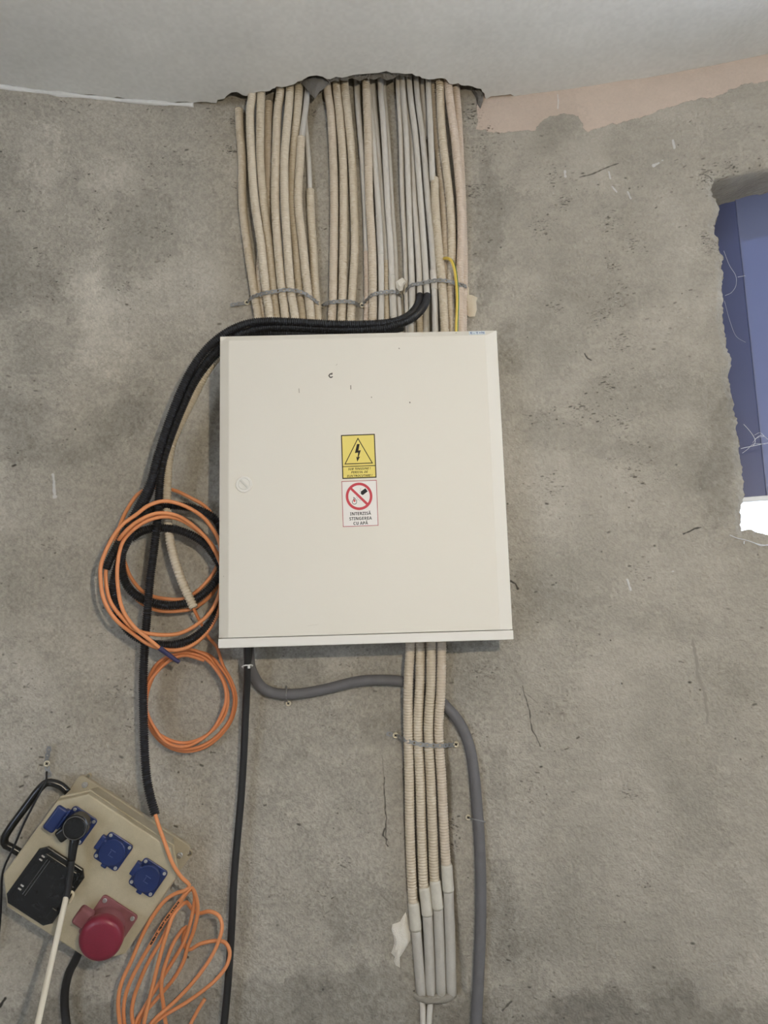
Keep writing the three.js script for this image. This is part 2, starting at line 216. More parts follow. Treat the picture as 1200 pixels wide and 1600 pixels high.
const M = {
  paint: std([0.74, 0.745, 0.735], 0.85, { map: tiled(dust, 0.7), bumpMap: tiled(rough, 1.3), bumpScale: 0.0012 }),
  concrete: std([0.30, 0.285, 0.265], 0.95, { map: tiled(dust, 4), bumpMap: tiled(rough, 5), bumpScale: 0.012 }),
  oldPlaster: std([0.36, 0.342, 0.31], 0.95, { map: tiled(dust, 1), bumpMap: tiled(rough, 2), bumpScale: 0.006 }),
  mortar: std([0.22, 0.21, 0.195], 0.95, { map: tiled(dust, 9), bumpMap: tiled(rough, 9), bumpScale: 0.004 }),
  bedding: std([0.355, 0.33, 0.285], 0.95, { map: tiled(dust, 6), bumpMap: tiled(rough, 6), bumpScale: 0.0015 }),
  greyPipe: std([0.53, 0.505, 0.455], 0.55, { map: tiled(dust, 6) }),
  floor: std([0.36, 0.35, 0.32], 0.9, { map: tiled(dust, 0.8), bumpMap: tiled(rough, 2), bumpScale: 0.004 }),
  beige: [[0.66, 0.575, 0.45], [0.68, 0.60, 0.475], [0.63, 0.55, 0.425], [0.66, 0.57, 0.455]].map((c) => std(c, 0.55, { map: tiled(dust, 6) })),
  pinkBeige: std([0.70, 0.585, 0.485], 0.55, { map: tiled(dust, 6) }),
  pipe: [[0.66, 0.63, 0.575], [0.63, 0.605, 0.56], [0.68, 0.645, 0.59]].map((c) => std(c, 0.5, { map: tiled(dust, 6) })),
  sleeve: std([0.66, 0.63, 0.55], 0.5, { map: tiled(dust, 6) }),
  black: std([0.012, 0.013, 0.017], 0.42), blackCable: std([0.018, 0.018, 0.019], 0.5, { map: tiled(dust, 8) }),
  grey: std([0.155, 0.152, 0.158], 0.62, { map: tiled(dust, 8) }),
  orange: std([0.68, 0.265, 0.105], 0.5), orangeDeep: std([0.64, 0.225, 0.085], 0.5),
  blueTape: std([0.035, 0.035, 0.11], 0.4), yellow: std([0.72, 0.53, 0.10], 0.45), green: std([0.05, 0.16, 0.03], 0.45),
  zinc: std([0.27, 0.275, 0.28], 0.5, { metalness: 0.35 }), screw: std([0.60, 0.55, 0.42], 0.4, { metalness: 0.4 }), dark: std([0.015, 0.015, 0.015], 0.8), steel: std([0.62, 0.61, 0.58], 0.3, { metalness: 0.9 }),
  enamel: std([0.725, 0.71, 0.67], 0.6), nylon: std([0.74, 0.745, 0.735], 0.5), gypsum: std([0.80, 0.76, 0.68], 0.9, { bumpMap: tiled(rough, 8), bumpScale: 0.003 }),
};

// ---------------------------------------------------------------- wall with the ragged window opening
const edgeLeft = [[.8899,1.6557],[.8908,1.6655],[.8917,1.6895],[.895,1.712],[.9034,1.7329],[.9024,1.7501],[.905,1.7642],[.9014,1.7817],[.9056,1.7987],[.9039,1.809],[.8995,1.8325],[.905,1.8495],[.9002,1.8689],[.9007,1.8879],[.9048,1.9052],[.899,1.9279],[.901,1.9499],[.8985,1.9665],[.8958,1.9951],[.8965,2.0176],[.9072,2.0479],[.9015,2.0592],[.8965,2.078],[.8968,2.0962],[.8952,2.1392],[.8971,2.1605],[.9013,2.1923],[.9003,2.2266],[.9068,2.2538],[.9046,2.276],[.9107,2.2987],[.9042,2.3171],[.9037,2.3425],[.8969,2.3595],[.8985,2.3784],[.907,2.3962],[.9132,2.4191],[.9067,2.4396],[.8997,2.4554],[.9013,2.473],[.9088,2.496]];
const yLo = edgeLeft[0][1], yHi = edgeLeft[edgeLeft.length - 1][1], WR = 1.92;
const edgeAt = (y) => { if (y <= yLo) return edgeLeft[0][0] + (fbm(3, y * 30, 3) - 0.5) * 0.004 * clamp((yLo - y) * 50); if (y >= yHi) return edgeLeft[edgeLeft.length - 1][0]; for (let i = 0; i + 1 < edgeLeft.length; i++) { const [a, b] = edgeLeft[i], [c, d] = edgeLeft[i + 1]; if (y >= b && y <= d) return a + ((c - a) * (y - b)) / (d - b) + (vn(y * 320, 3) - 0.5) * 0.005; } return edgeLeft[0][0]; };
const lintel = (s) => yHi + 0.004 * (fbm(s * 30, 1, 3) - 0.5) * 4 + clamp((s - 0.91) * 4, 0, 1) * 0.0;
const sill = (s) => yLo - 0.016 * smooth(0.9, 0.96, s) + 0.012 * (fbm(s * 40, 7, 3) - 0.5);
const groove = [[.1407,1.1842],[.1381,1.0217],[.1438,.8636],[.1546,.7036]];
const pocket = (s, y) => { // the shallow chase the lower pipes are bedded in
  const yTop = groove[0][1], yBot = groove[3][1]; if (y > yTop + 0.04 || y < yBot - 0.02) return 0;
  let s0 = groove[0][0]; for (let i = 0; i < 3; i++) if (y <= groove[i][1] && y >= groove[i + 1][1]) s0 = groove[i][0] + ((groove[i + 1][0] - groove[i][0]) * (y - groove[i][1])) / (groove[i + 1][1] - groove[i][1]);
  if (y < yBot) s0 = groove[3][0];
  const w = (fbm(s * 60, y * 30, 2) - 0.5) * 0.008;
  return smooth(s0 - 0.014, s0 - 0.008, s + w) * (1 - smooth(s0 + 0.082, s0 + 0.09, s + w)) * smooth(yTop + 0.04, yTop - 0.04, y) * smooth(yBot - 0.016, yBot - 0.008, y) * 0.014;
};
const crumble = (s, y) => { // the plaster breaks away along the window edge
  if (s < 0.8 || s > WR || y < yLo - 0.05 || y > yHi + 0.05) return 0;
  const e = edgeAt(clamp(y, yLo, yHi)), out = y > yHi ? y - lintel(s) : y < yLo ? sill(s) - y : 0, d = s < e ? Math.hypot(e - s, Math.max(0, out)) : Math.max(0, out);
  const w = 0.010 + 0.014 * fbm(s * 30 + 4, y * 30, 2); return 0.013 * Math.pow(clamp(1 - d / w), 1.3) * (0.55 + 0.9 * fbm(s * 150, y * 150, 3)) + 0.004 * clamp(1 - d / (2 * w)) * (vn(s * 260, y * 260) - 0.5);
};
const relief = (s, y) => -crumble(s, y) + (fbm(s * 3 + 5, y * 3 + 8, 2) - 0.5) * 0.010 + (fbm(s * 14 + 1, y * 17, 3) - 0.5) * 0.006 + (vn(s * 90, y * 95) - 0.5) * 0.0014 - pocket(s, y);
function gridGeometry(nu, nv, at) {
  const pos = new Float32Array(3 * nu * nv), uv = new Float32Array(2 * nu * nv), idx = [];
  for (let j = 0; j < nv; j++) for (let i = 0; i < nu; i++) { const [s, y, d] = at(i, j), p = wallPoint(s, y, d ?? relief(s, y)), k = j * nu + i; pos.set([p.x, p.y, p.z], 3 * k); uv.set([(s - S0 - (d ?? 0)) / (S1 - S0), (y - T0 + (d ?? 0)) / (T1 - T0)], 2 * k); }
  for (let j = 0; j + 1 < nv; j++) for (let i = 0; i + 1 < nu; i++) { const a = j * nu + i, b = a + nu; idx.push(a, a + 1, b, b, a + 1, b + 1); }
  const g = new THREE.BufferGeometry(); g.setAttribute('position', new THREE.BufferAttribute(pos, 3)); g.setAttribute('uv', new THREE.BufferAttribute(uv, 2)); g.setIndex(idx); g.computeVertexNormals(); return g;
}
const span = (list) => { const o = []; for (const [a, b, n] of list) for (let i = o.length ? 1 : 0; i <= n; i++) o.push(a + ((b - a) * i) / n); return o; };
const colsA = span([[-1.55, -1.0, 30], [-1.0, 0.75, 300], [0.75, 0.885, 30]]), rows = span([[-0.02, 0.55, 20], [0.55, 2.8, 420], [2.8, 3.0, 12]]);
const mainPlaster = gridGeometry(colsA.length, rows.length, (i, j) => { let s = colsA[i]; const y = rows[j]; if (s > 0.75) s = 0.75 + ((s - 0.75) * (edgeAt(y) - 0.75)) / 0.135; return [s, y]; });
const right = span([[0, 0.2, 34], [0.2, 1, 50]]);
const overWindow = gridGeometry(right.length, 60, (i, j) => { const sn = 0.89 + right[i] * (2.06 - 0.89), L = lintel(sn), y = L + (3.0 - L) * Math.pow(j / 59, 1.3), e = edgeAt(y); return [e + right[i] * (2.06 - e), y]; });
const underWindow = gridGeometry(right.length, 120, (i, j) => { const sn = 0.89 + right[i] * (2.06 - 0.89), L = sill(sn), y = L - (L + 0.02) * Math.pow(1 - j / 119, 1.15), e = edgeAt(y); return [e + right[i] * (2.06 - e), y]; });
const besideWindow = gridGeometry(12, 60, (i, j) => [WR + (2.06 - WR) * (i / 11) + (i ? 0 : (vn(j * 0.7, 2) - 0.5) * 0.008), yLo - 0.06 + (yHi - yLo + 0.1) * (j / 59)]);
const deep = 0.17;
const revealLeft = gridGeometry(14, 150, (i, j) => { const y = sill(0.9) + (lintel(0.9) - sill(0.9)) * (j / 149), e = edgeAt(y), f = 1 - i / 13; return [e + (f ? -0.02 * f + (fbm(f * 9, y * 25, 3) - 0.5) * 0.02 * Math.min(1, f * 3) : 0), y, f ? -deep * f : relief(e, y)]; });
const revealTop = gridGeometry(120, 13, (i, j) => { const s = 0.86 + (WR - 0.86) * (i / 119), k = 12 - j, f = Math.max(0, (k - 1) / 11), L = lintel(s); return [s, k ? L + (f ? (fbm(s * 45, f * 9, 3) - 0.5) * 0.010 * Math.min(1, 3 * f) + 0.004 * f : 0) : L + 0.009, k ? (f ? -deep * f - 0.012 : -0.012) : relief(s, L + 0.009) - 0.004]; });
const revealBottom = gridGeometry(120, 13, (i, k) => { const s = 0.86 + (WR - 0.86) * (i / 119), f = Math.max(0, (k - 1) / 11), L = sill(s); return [s, k ? L + (f ? (fbm(s * 45, f * 9 + 30, 3) - 0.5) * 0.010 * Math.min(1, 3 * f) : 0) : L - 0.009, k ? (f ? -deep * f - 0.012 : -0.012) : relief(s, L - 0.009) - 0.004]; });
const revealRight = gridGeometry(8, 60, (i, j) => [WR, yLo - 0.06 + (yHi - yLo + 0.1) * (j / 59), i ? (-deep * i) / 7 : 0]);
structure('wall_front', [mainPlaster, overWindow, underWindow, besideWindow, revealLeft, revealTop, revealBottom, revealRight], plaster);

function sector(a0, a1, y0, y1, r0 = RC, r1 = RC + 0.4) { // a solid piece of the round wall between two angles
  const n = Math.max(2, Math.ceil((a1 - a0) / 0.05)), pts = [];
  for (let i = 0; i <= n; i++) { const t = a0 + ((a1 - a0) * i) / n; pts.push([CX + r0 * Math.sin(t), CZ - r0 * Math.cos(t)]); }
  for (let i = n; i >= 0; i--) { const t = a0 + ((a1 - a0) * i) / n; pts.push([CX + r1 * Math.sin(t), CZ - r1 * Math.cos(t)]); }
  const g = slab(pts, 0, y1 - y0); g.rotateX(Math.PI / 2); g.translate(0, y1, 0); return g;
}
const YT = 3.2, TH = (s) => s / RC;
{ // masonry behind the plaster, open at the window
  const a0 = TH(-1.56), a1 = TH(2.07), w0 = TH(0.885), w1 = TH(1.9), i = RC + 0.03;
  structure('wall_core', [sector(a0, TH(0.8), -0.1, YT, i), sector(TH(0.8), w0, -0.1, YT, i + 0.13), sector(w0, w1, -0.1, yLo - 0.03, i), sector(w0, w1, yHi + 0.02, YT, i), sector(w1, a1, -0.1, YT, i)], M.concrete);
}
const openings = [[0.605, 1.1, 1.05, 2.755], [-2.5, -1.9, 0.9, 2.3]];   // two more windows, beside and behind the camera
structure('wall_right', [sector(TH(2.05), 0.605, -0.1, YT), sector(0.605, 1.1, -0.1, 1.05), sector(0.605, 1.1, 2.755, YT)], M.oldPlaster);
structure('wall_back', [sector(1.1, 2 * Math.PI - 2.5, -0.1, YT)], M.oldPlaster);
structure('wall_left', [sector(-2.5, -1.9, -0.1, 0.9), sector(-2.5, -1.9, 2.3, YT), sector(-1.9, TH(-1.54), -0.1, YT)], M.oldPlaster);
{ const g = new THREE.CylinderGeometry(RC + 0.4, RC + 0.4, 0.1, 96); g.translate(CX, -0.05, CZ); structure('floor', g, M.floor); }


// ---------------------------------------------------------------- ceiling with the broken edge over the pipes
const broken = [[-.356,-1.6117],[-.3377,-1.6077],[-.3235,-1.5926],[-.3097,-1.5864],[-.2992,-1.5888],[-.284,-1.6],[-.2702,-1.5938],[-.2566,-1.5875],[-.2297,-1.586],[-.2159,-1.5777],[-.2038,-1.5694],[-.179,-1.5699],[-.1579,-1.5619],[-.1398,-1.5518],[-.1298,-1.5438],[-.1185,-1.5378],[-.0881,-1.5405],[-.0717,-1.5491],[-.0574,-1.5412],[-.0313,-1.5417],[-.0035,-1.5341],[.0226,-1.5326],[.0638,-1.5253],[.0915,-1.532],[.1253,-1.5347],[.1366,-1.5432],[.1494,-1.5496],[.1777,-1.5544],[.1975,-1.5506],[.2124,-1.5593],[.2198,-1.57],[.24,-1.5683],[.2552,-1.5771],[.2761,-1.5797],[.2881,-1.5865],[.2996,-1.5889],[.3099,-1.6044],[.3179,-1.6247]];
const ragged = [];
{
  const add = (s, gap) => { const p = wallPoint(s, 0, gap); ragged.push([p.x, p.z]); };
  for (let s = -1.3; s < -0.285; s += 0.012) add(s, Math.max(-0.01, 0.004 + 0.022 * (fbm(s * 16, 3, 3) - 0.5) + 0.008 * (vn(s * 60, 9) - 0.5)));
  for (let i = 0; i < broken.length; i++) { ragged.push(broken[i]); if (i + 1 < broken.length) ragged.push([(broken[i][0] + broken[i + 1][0]) / 2 + (rnd() - 0.5) * 0.004, (broken[i][1] + broken[i + 1][1]) / 2 + (rnd() - 0.5) * 0.007]); }
  for (let s = 0.40; s < 1.6; s += 0.012) add(s, Math.max(-0.01, -0.004 + 0.014 * (fbm(s * 18, 5, 3) - 0.5) + (s < 0.46 ? 0.012 : 0)));
}
const around = []; for (let i = 0; i <= 80; i++) { const t = 1.62 / RC + ((2 * Math.PI - 2.94 / RC) * i) / 80; around.push([CX + (RC + 0.2) * Math.sin(t), CZ - (RC + 0.2) * Math.cos(t)]); }
function flat(pts, y0, y1, bevel = 0) { const g = slab(pts, 0, y1 - y0, bevel); g.rotateX(Math.PI / 2); g.translate(0, y1, 0); return g; }
structure('ceiling', flat([...ragged, ...around], YC, YC + 0.018, 0), M.paint);
{ // concrete slab above, with a rough slot where the pipes pass through
  const pts = [], add = (s, gap) => { const p = wallPoint(s, 0, gap); pts.push([p.x, p.z]); };
  for (let s = -1.3; s < -0.29; s += 0.05) add(s, -0.05);
  for (let s = -0.285; s <= 0.395; s += 0.008) add(s, 0.075 + 0.06 * (fbm(s * 20, 11, 4) - 0.5) + 0.03 * smooth(-0.28, 0, s) * smooth(0.4, 0.15, s) - 0.06 * smooth(0.33, 0.38, s));
  for (let s = 0.41; s < 1.6; s += 0.05) add(s, -0.05);
  structure('slab', [flat([...pts, ...around], YC + 0.018, YT - 0.05), flat([...Array(96).keys()].map((i) => [CX + 3.9 * Math.sin(i / 96 * 6.28319), CZ - 3.9 * Math.cos(i / 96 * 6.28319)]), YT - 0.05, YT + 0.1)], M.concrete);
}

{ // bead of plaster squeezed out along the left part of the ceiling line
  const pts = []; for (let x = -1.25; x < -0.33; x += 0.02) pts.push(wallPoint(x, YC - 0.003 + 0.006 * (fbm(x * 14, 2, 3) - 0.5), 0.002 + 0.006 * (fbm(x * 19, 8, 3) - 0.5)));
  structure('trim_1', sweep(pts, (t) => 0.004 + 0.008 * Math.max(0, fbm(t * 22, 4, 3) - 0.25), { step: 0.006, sides: 8 }), M.paint);
}
// ---------------------------------------------------------------- windows
const glass = new THREE.MeshPhysicalMaterial({ color: 0xffffff, roughness: 0.02, transmission: 1, thickness: 0, ior: 1.45 });
const blueSheet = (rgb, t) => { const m = new THREE.MeshPhysicalMaterial({ roughness: 0.45, transmission: t, thickness: 0, side: THREE.DoubleSide }); m.color.setRGB(...rgb); return m; };
{ // visible window: blue sheeting over the upper part, clear pane below it
  const w = new THREE.Group(); w.name = 'window_1'; w.userData.kind = 'structure'; scene.add(w);
  const sc = 1.41, t = TH(sc), a = -0.112, o = wallPoint(sc, 0, a); w.position.copy(o); w.rotation.y = -t;
  const toLocal = (p) => { const d = V(...p).sub(V(o.x, 0, o.z)); return [d.x * Math.cos(t) + d.z * Math.sin(t), p[1]]; };
  const [jx] = toLocal([.9396,2.2695,-1.6474]), [, yb] = toLocal([.9135,1.7453,-1.6548]), x0 = -0.56, x1 = 0.56, y0 = yLo - 0.06, y1 = yHi + 0.05;
  const m1 = blueSheet([0.088, 0.105, 0.22], 0.20), m2 = blueSheet([0.185, 0.21, 0.33], 0.34);
  const board = (a, b, m, dz) => mesh('sheet_panel', box(b - a, y1 - yb, 0.004, (a + b) / 2, (y1 + yb) / 2, dz, 0.001), m, w);
  board(x0, jx, m1, 0); board(jx - 0.004, jx + 0.22, m2, 0.006);
  mesh('pane', box(x1 - jx - 0.24, y1 - yb, 0.004, (x1 + jx + 0.24) / 2, (y1 + yb) / 2, -0.012, 0.001), glass, w);
  mesh('bottom_rail', box(x1 - x0, 0.012, 0.022, 0, yb - 0.004, 0.002, 0.002), std([0.7, 0.72, 0.75], 0.4), w, 'pale rail under the blue sheeting');
  mesh('pane', box(x1 - x0, yb - y0, 0.004, 0, (yb + y0) / 2 - 0.004, -0.012, 0.001), glass, w);
  const fr = std([0.03, 0.035, 0.06], 0.5);
  mesh('frame', [box(0.05, y1 - y0 + 0.1, 0.06, x0, (y0 + y1) / 2, -0.03), box(0.04, y1 - yb, 0.05, jx + 0.23, (yb + y1) / 2, -0.03), box(0.05, y1 - y0 + 0.1, 0.06, x1, (y0 + y1) / 2, -0.03), box(x1 - x0, 0.05, 0.06, 0, y1 + 0.02, -0.03), box(x1 - x0, 0.05, 0.06, 0, y0 - 0.005, -0.03)], fr, w);
}
openings.forEach(([a, b, y0, y1], i) => {
  const w = new THREE.Group(); w.name = `window_${i + 2}`; w.userData.kind = 'structure'; scene.add(w);
  const t = (a + b) / 2, half = RC * Math.sin((b - a) / 2) + 0.01, o = wallPoint(RC * t, 0, -0.2); w.position.copy(o); w.rotation.y = -t;
  const m = std([0.75, 0.75, 0.74], 0.5);
  mesh('frame', [box(0.06, y1 - y0, 0.07, -half, (y0 + y1) / 2, 0), box(0.06, y1 - y0, 0.07, half, (y0 + y1) / 2, 0), box(0.06, y1 - y0, 0.07, 0, (y0 + y1) / 2, 0), box(2 * half, 0.06, 0.07, 0, y0 + 0.03, 0), box(2 * half, 0.06, 0.07, 0, y1 - 0.03, 0)], m, w);
  for (const s of [-1, 1]) mesh('pane', box(half - 0.05, y1 - y0 - 0.1, 0.005, (s * half) / 2, (y0 + y1) / 2, 0, 0.001), glass, w);
});

// ---------------------------------------------------------------- the lamp behind the photographer
{
  const t = thing('pendant_bulb', 'bare bulb hanging on a cord beside the photographer', 'lamp'), [x, y, z] = LAMP;
  const bulb = new THREE.LatheGeometry([[0, -0.045], [0.018, -0.041], [0.030, -0.025], [0.032, -0.005], [0.024, 0.022], [0.015, 0.04], [0.0, 0.042]].map(([a, b]) => new THREE.Vector2(a, b)), 24); bulb.translate(x, y, z);
  const lit = std([0.9, 0.88, 0.8], 0.4); lit.emissive.setRGB(1, 0.9, 0.76); lit.emissiveIntensity = 6;
  mesh('bulb', bulb, lit, t);
  const holder = new THREE.CylinderGeometry(0.019, 0.02, 0.05, 20); holder.translate(x, y + 0.066, z); mesh('lamp_holder', holder, M.black, t);
  mesh('cord', sweep([[x, y + 0.09, z], [x + 0.004, y + 0.3, z], [x, YC + 0.005, z]], 0.0035), M.black, t);
  settle(t);
  const l = new THREE.PointLight(new THREE.Color().setRGB(1, 0.865, 0.645), LAMP_POWER); l.position.set(x, y - 0.005, z); l.castShadow = true; l.shadow.radius = 0.8; scene.add(l);
}

// ---------------------------------------------------------------- the white cabinet
const CB = { x0: -0.3175, x1: 0.283, y0: 1.4385, y1: 2.1025, zf: -1.464, zb: -1.617 };
{
  const t = thing('electrical_cabinet', 'white steel electrical cabinet with two warning stickers on its door', 'cabinet');
  const { x0, x1, y0, y1, zf, zb } = CB, w = x1 - x0, cx = (x0 + x1) / 2, seam = y0 + 0.0205;
  mesh('body', [box(w - 0.006, y1 - y0 - 0.004, zf - 0.02 - zb, cx, (y0 + y1) / 2, (zf - 0.02 + zb) / 2, 0.003), box(w, seam - y0 - 0.0014, 0.022, cx, (seam - 0.0014 + y0) / 2, zf - 0.012, 0.0015)], M.enamel, t);
  // the door: flat face, with left, right and top edges folded back
  const fx0 = x0 + 0.0205, fx1 = x1 - 0.0255, fy1 = y1 - 0.0125, back = zf - 0.009, b2 = zf - 0.02, P = [], N = [], UVs = [];
  const quad = (a, b, c, d) => { for (const q of [a, b, c, a, c, d]) { P.push(...q); UVs.push((q[0] - x0) / w, (q[1] - y0) / (y1 - y0)); } };
  const e = 0.0012;
  const rows4 = [[x0, back], [x0 + 0.0008, back + 0.0006], [fx0 - e, zf - 0.0006], [fx0 + e, zf], [fx1 - e, zf], [fx1 + e, zf - 0.0006], [x1 - 0.0008, back + 0.0006], [x1, back]];
  const top = fy1 - e;
  for (let i = 0; i + 1 < rows4.length; i++) { const [a, za] = rows4[i], [b, zb2] = rows4[i + 1]; quad([a, seam, za], [b, seam, zb2], [b, top, zb2], [a, top, za]);
    const ta = Math.min(za, back + 0.001), tb = Math.min(zb2, back + 0.001); quad([a, top, za], [b, top, zb2], [b, y1 - 0.0008, tb], [a, y1 - 0.0008, ta]); quad([a, y1 - 0.0008, ta], [b, y1 - 0.0008, tb], [b, y1, b2], [a, y1, b2]); quad([b, seam, zb2], [a, seam, za], [a, seam, b2], [b, seam, b2]); }
  quad([x0, seam, b2], [x0, seam, back], [x0, y1, back], [x0, y1, b2]); quad([x1, seam, back], [x1, seam, b2], [x1, y1, b2], [x1, y1, back]);
  const g = new THREE.BufferGeometry(); g.setAttribute('position', new THREE.Float32BufferAttribute(P, 3)); g.setAttribute('uv', new THREE.Float32BufferAttribute(UVs, 2)); g.computeVertexNormals();
  // paint with its few chips and scuffs
  const cv = document.createElement('canvas'); cv.width = cv.height = 1024; const c = cv.getContext('2d'); c.fillStyle = '#e8e6de'; c.fillRect(0, 0, 1024, 1024);
  const at = ([x, y]) => [((x - x0) / w) * 1024, (1 - (y - y0) / (y1 - y0)) * 1024];
  const mark = (p, dx, dy, width, col) => { const [x, y] = at(p); c.strokeStyle = col; c.lineWidth = width; c.beginPath(); c.moveTo(x, y); c.lineTo(x + dx, y + dy); c.stroke(); };
  { const [x, y] = at([-.079,2.0055]); c.strokeStyle = '#3a3833'; c.lineWidth = 4; c.beginPath(); c.arc(x, y, 6, 0.4, 5.6); c.stroke(); c.fillStyle = '#55524a'; c.fillRect(x - 9, y - 2, 5, 4); c.fillRect(x + 2, y - 10, 4, 4); }
  mark([-.1477,1.9788], 1, 15, 2.2, '#98948a'); mark([-.0371,1.9832], 0, 14, 2.6, '#6b675e'); mark([.006,1.9567], 2, 3, 3, '#8a867c'); mark([.0875,1.9434], 2, 4, 3.5, '#615e56'); mark([.0681,2.0636], 3, 2, 3, '#5f5c55'); mark([-.0677,2.0281], 5, -5, 1.5, '#b5b1a6');
  mark([.1764,2.1089], 6, 1, 2, '#b0aca2'); mark([.1926,2.0969], 5, 0, 2, '#8f8b81'); mark([-.3083,1.5842], 3, 1, 3, '#c9c5bb'); mark([-.1367,1.4781], 40, -3, 1.2, '#d8d5cc');
  const tx = new THREE.CanvasTexture(cv); tx.colorSpace = THREE.SRGBColorSpace; tx.needsUpdate = true;
  const door = mesh('door', toCreasedNormals(g, 0.15), new THREE.MeshStandardMaterial({ map: tx, roughness: 0.6 }), t);
  door.material.color.setRGB(0.87, 0.85, 0.825);
  const sticker = (name, label, p, wpx, hpx, draw) => {
    const [[ax, ay], [bx, by]] = p, k = document.createElement('canvas'); k.width = wpx; k.height = hpx; draw(k.getContext('2d'), wpx, hpx);
    const q = new THREE.CanvasTexture(k); q.colorSpace = THREE.SRGBColorSpace; q.needsUpdate = true;
    const sg = new THREE.BoxGeometry(bx - ax, ay - by, 0.0005); sg.rotateZ(0.012); sg.translate((ax + bx) / 2, (ay + by) / 2, zf + 0.0003);
    mesh(name, sg, new THREE.MeshStandardMaterial({ map: q, roughness: 0.75 }), door, label);
  };
  sticker('warning_sticker', 'yellow sticker with lightning triangle and black lettering', [[-.0595,1.8749],[.0121,1.7805]], 540, 680, (k, a, b) => {
    k.fillStyle = '#e2d174'; k.fillRect(0, 0, a, b); k.strokeStyle = '#231f12'; k.lineWidth = 16; k.strokeRect(8, 8, a - 16, b - 16); k.lineWidth = 11; k.beginPath(); k.moveTo(8, 492); k.lineTo(a - 8, 492); k.stroke();
    k.lineWidth = 13; k.lineJoin = 'miter'; k.beginPath(); k.moveTo(268, 62); k.lineTo(482, 452); k.lineTo(50, 452); k.closePath(); k.stroke();
    k.fillStyle = '#17140c'; k.beginPath(); for (const [x, y] of [[250, 150], [292, 150], [268, 252], [308, 246], [268, 352], [292, 344], [244, 424], [232, 344], [252, 356], [264, 282], [212, 288]]) k.lineTo(x, y); k.closePath(); k.fill();
    k.textAlign = 'center'; k.textBaseline = 'middle'; k.font = 'italic bold 47px sans-serif';
    k.fillText('SUB TENSIUNE !', a / 2, 532, 410); k.fillText('PERICOL DE', a / 2, 584, 300); k.fillText('ELECTROCUTARE !', a / 2, 640, 470);
  });
  sticker('prohibition_sticker', 'white sticker with red circle and crossed-out bucket of water', [[-.0607,1.7758],[.0134,1.679]], 560, 700, (k, a, b) => {
    k.fillStyle = '#e3e0dd'; k.fillRect(0, 0, a, b); k.strokeStyle = '#a3454c'; k.lineWidth = 9; k.strokeRect(6, 6, a - 12, b - 12);
    const x = 272, y = 242; k.strokeStyle = '#c2454f'; k.lineWidth = 40; k.beginPath(); k.arc(x, y, 190, 0, 7); k.stroke();
    k.fillStyle = '#15151a'; k.beginPath(); for (const [p, q] of [[304, 168], [376, 122], [410, 172], [330, 226], [300, 206]]) k.lineTo(p, q); k.closePath(); k.fill();
    k.strokeStyle = '#8fa0ad'; k.lineWidth = 6; for (const [p, q] of [[292, 120], [286, 150], [280, 180]]) { k.beginPath(); k.moveTo(p, q); k.lineTo(p + 12, q + 18); k.stroke(); }
    k.strokeStyle = '#2a2a2c'; k.lineWidth = 8; k.beginPath(); k.arc(196, 326, 34, -0.6, 3.9); k.stroke(); k.beginPath(); k.moveTo(172, 300); k.quadraticCurveTo(196, 286, 186, 256); k.quadraticCurveTo(224, 278, 222, 308); k.stroke();
    k.fillStyle = '#d0555a'; k.beginPath(); k.moveTo(196, 276); k.quadraticCurveTo(222, 308, 204, 326); k.quadraticCurveTo(178, 330, 180, 306); k.fill();
    k.strokeStyle = '#55555a'; k.lineWidth = 5; for (const [p, q] of [[250, 262], [268, 284], [246, 290], [288, 300], [236, 244]]) { k.beginPath(); k.moveTo(p, q); k.lineTo(p - 10, q + 16); k.stroke(); }
    k.strokeStyle = '#c2454f'; k.lineWidth = 38; k.beginPath(); k.moveTo(x - 134, y - 134); k.lineTo(x + 134, y + 134); k.stroke();
    k.fillStyle = '#131316'; k.textAlign = 'center'; k.textBaseline = 'middle'; k.font = 'bold 66px sans-serif'; k.fillText('INTERZISĂ', a / 2 + 4, 506, 360); k.fillText('STINGEREA', a / 2 + 2, 580, 390); k.fillText('CU APĂ', a / 2, 652, 250);
  });
  { // small maker's badge on the top fold
    const k = document.createElement('canvas'); k.width = 420; k.height = 160; const q = k.getContext('2d'); q.fillStyle = '#d3dde4'; q.fillRect(0, 0, 420, 160); q.fillStyle = '#1f3f7c'; q.font = 'bold 120px sans-serif'; q.textBaseline = 'middle'; q.textAlign = 'center';
    q.fillText('E', 62, 84, 92); q.fillText('T', 214, 84, 84); q.fillText('N', 366, 84, 92); q.beginPath(); q.moveTo(116, 124); q.lineTo(148, 124); q.lineTo(132, 92); q.fill(); q.beginPath(); q.arc(290, 84, 20, 0, 7); q.fill();
    const tt = new THREE.CanvasTexture(k); tt.colorSpace = THREE.SRGBColorSpace; tt.needsUpdate = true; const [[ax], [bx]] = [[.2218,2.0977],[.2565,2.0969]], bg = new THREE.BoxGeometry(bx - ax, 0.0125, 0.0005);
    bg.rotateX(-0.60); bg.translate((ax + bx) / 2, y1 - 0.0068, zf - 0.0035); mesh('maker_badge', bg, new THREE.MeshStandardMaterial({ map: tt, roughness: 0.4 }), door, 'pale badge with blue letters');
  }
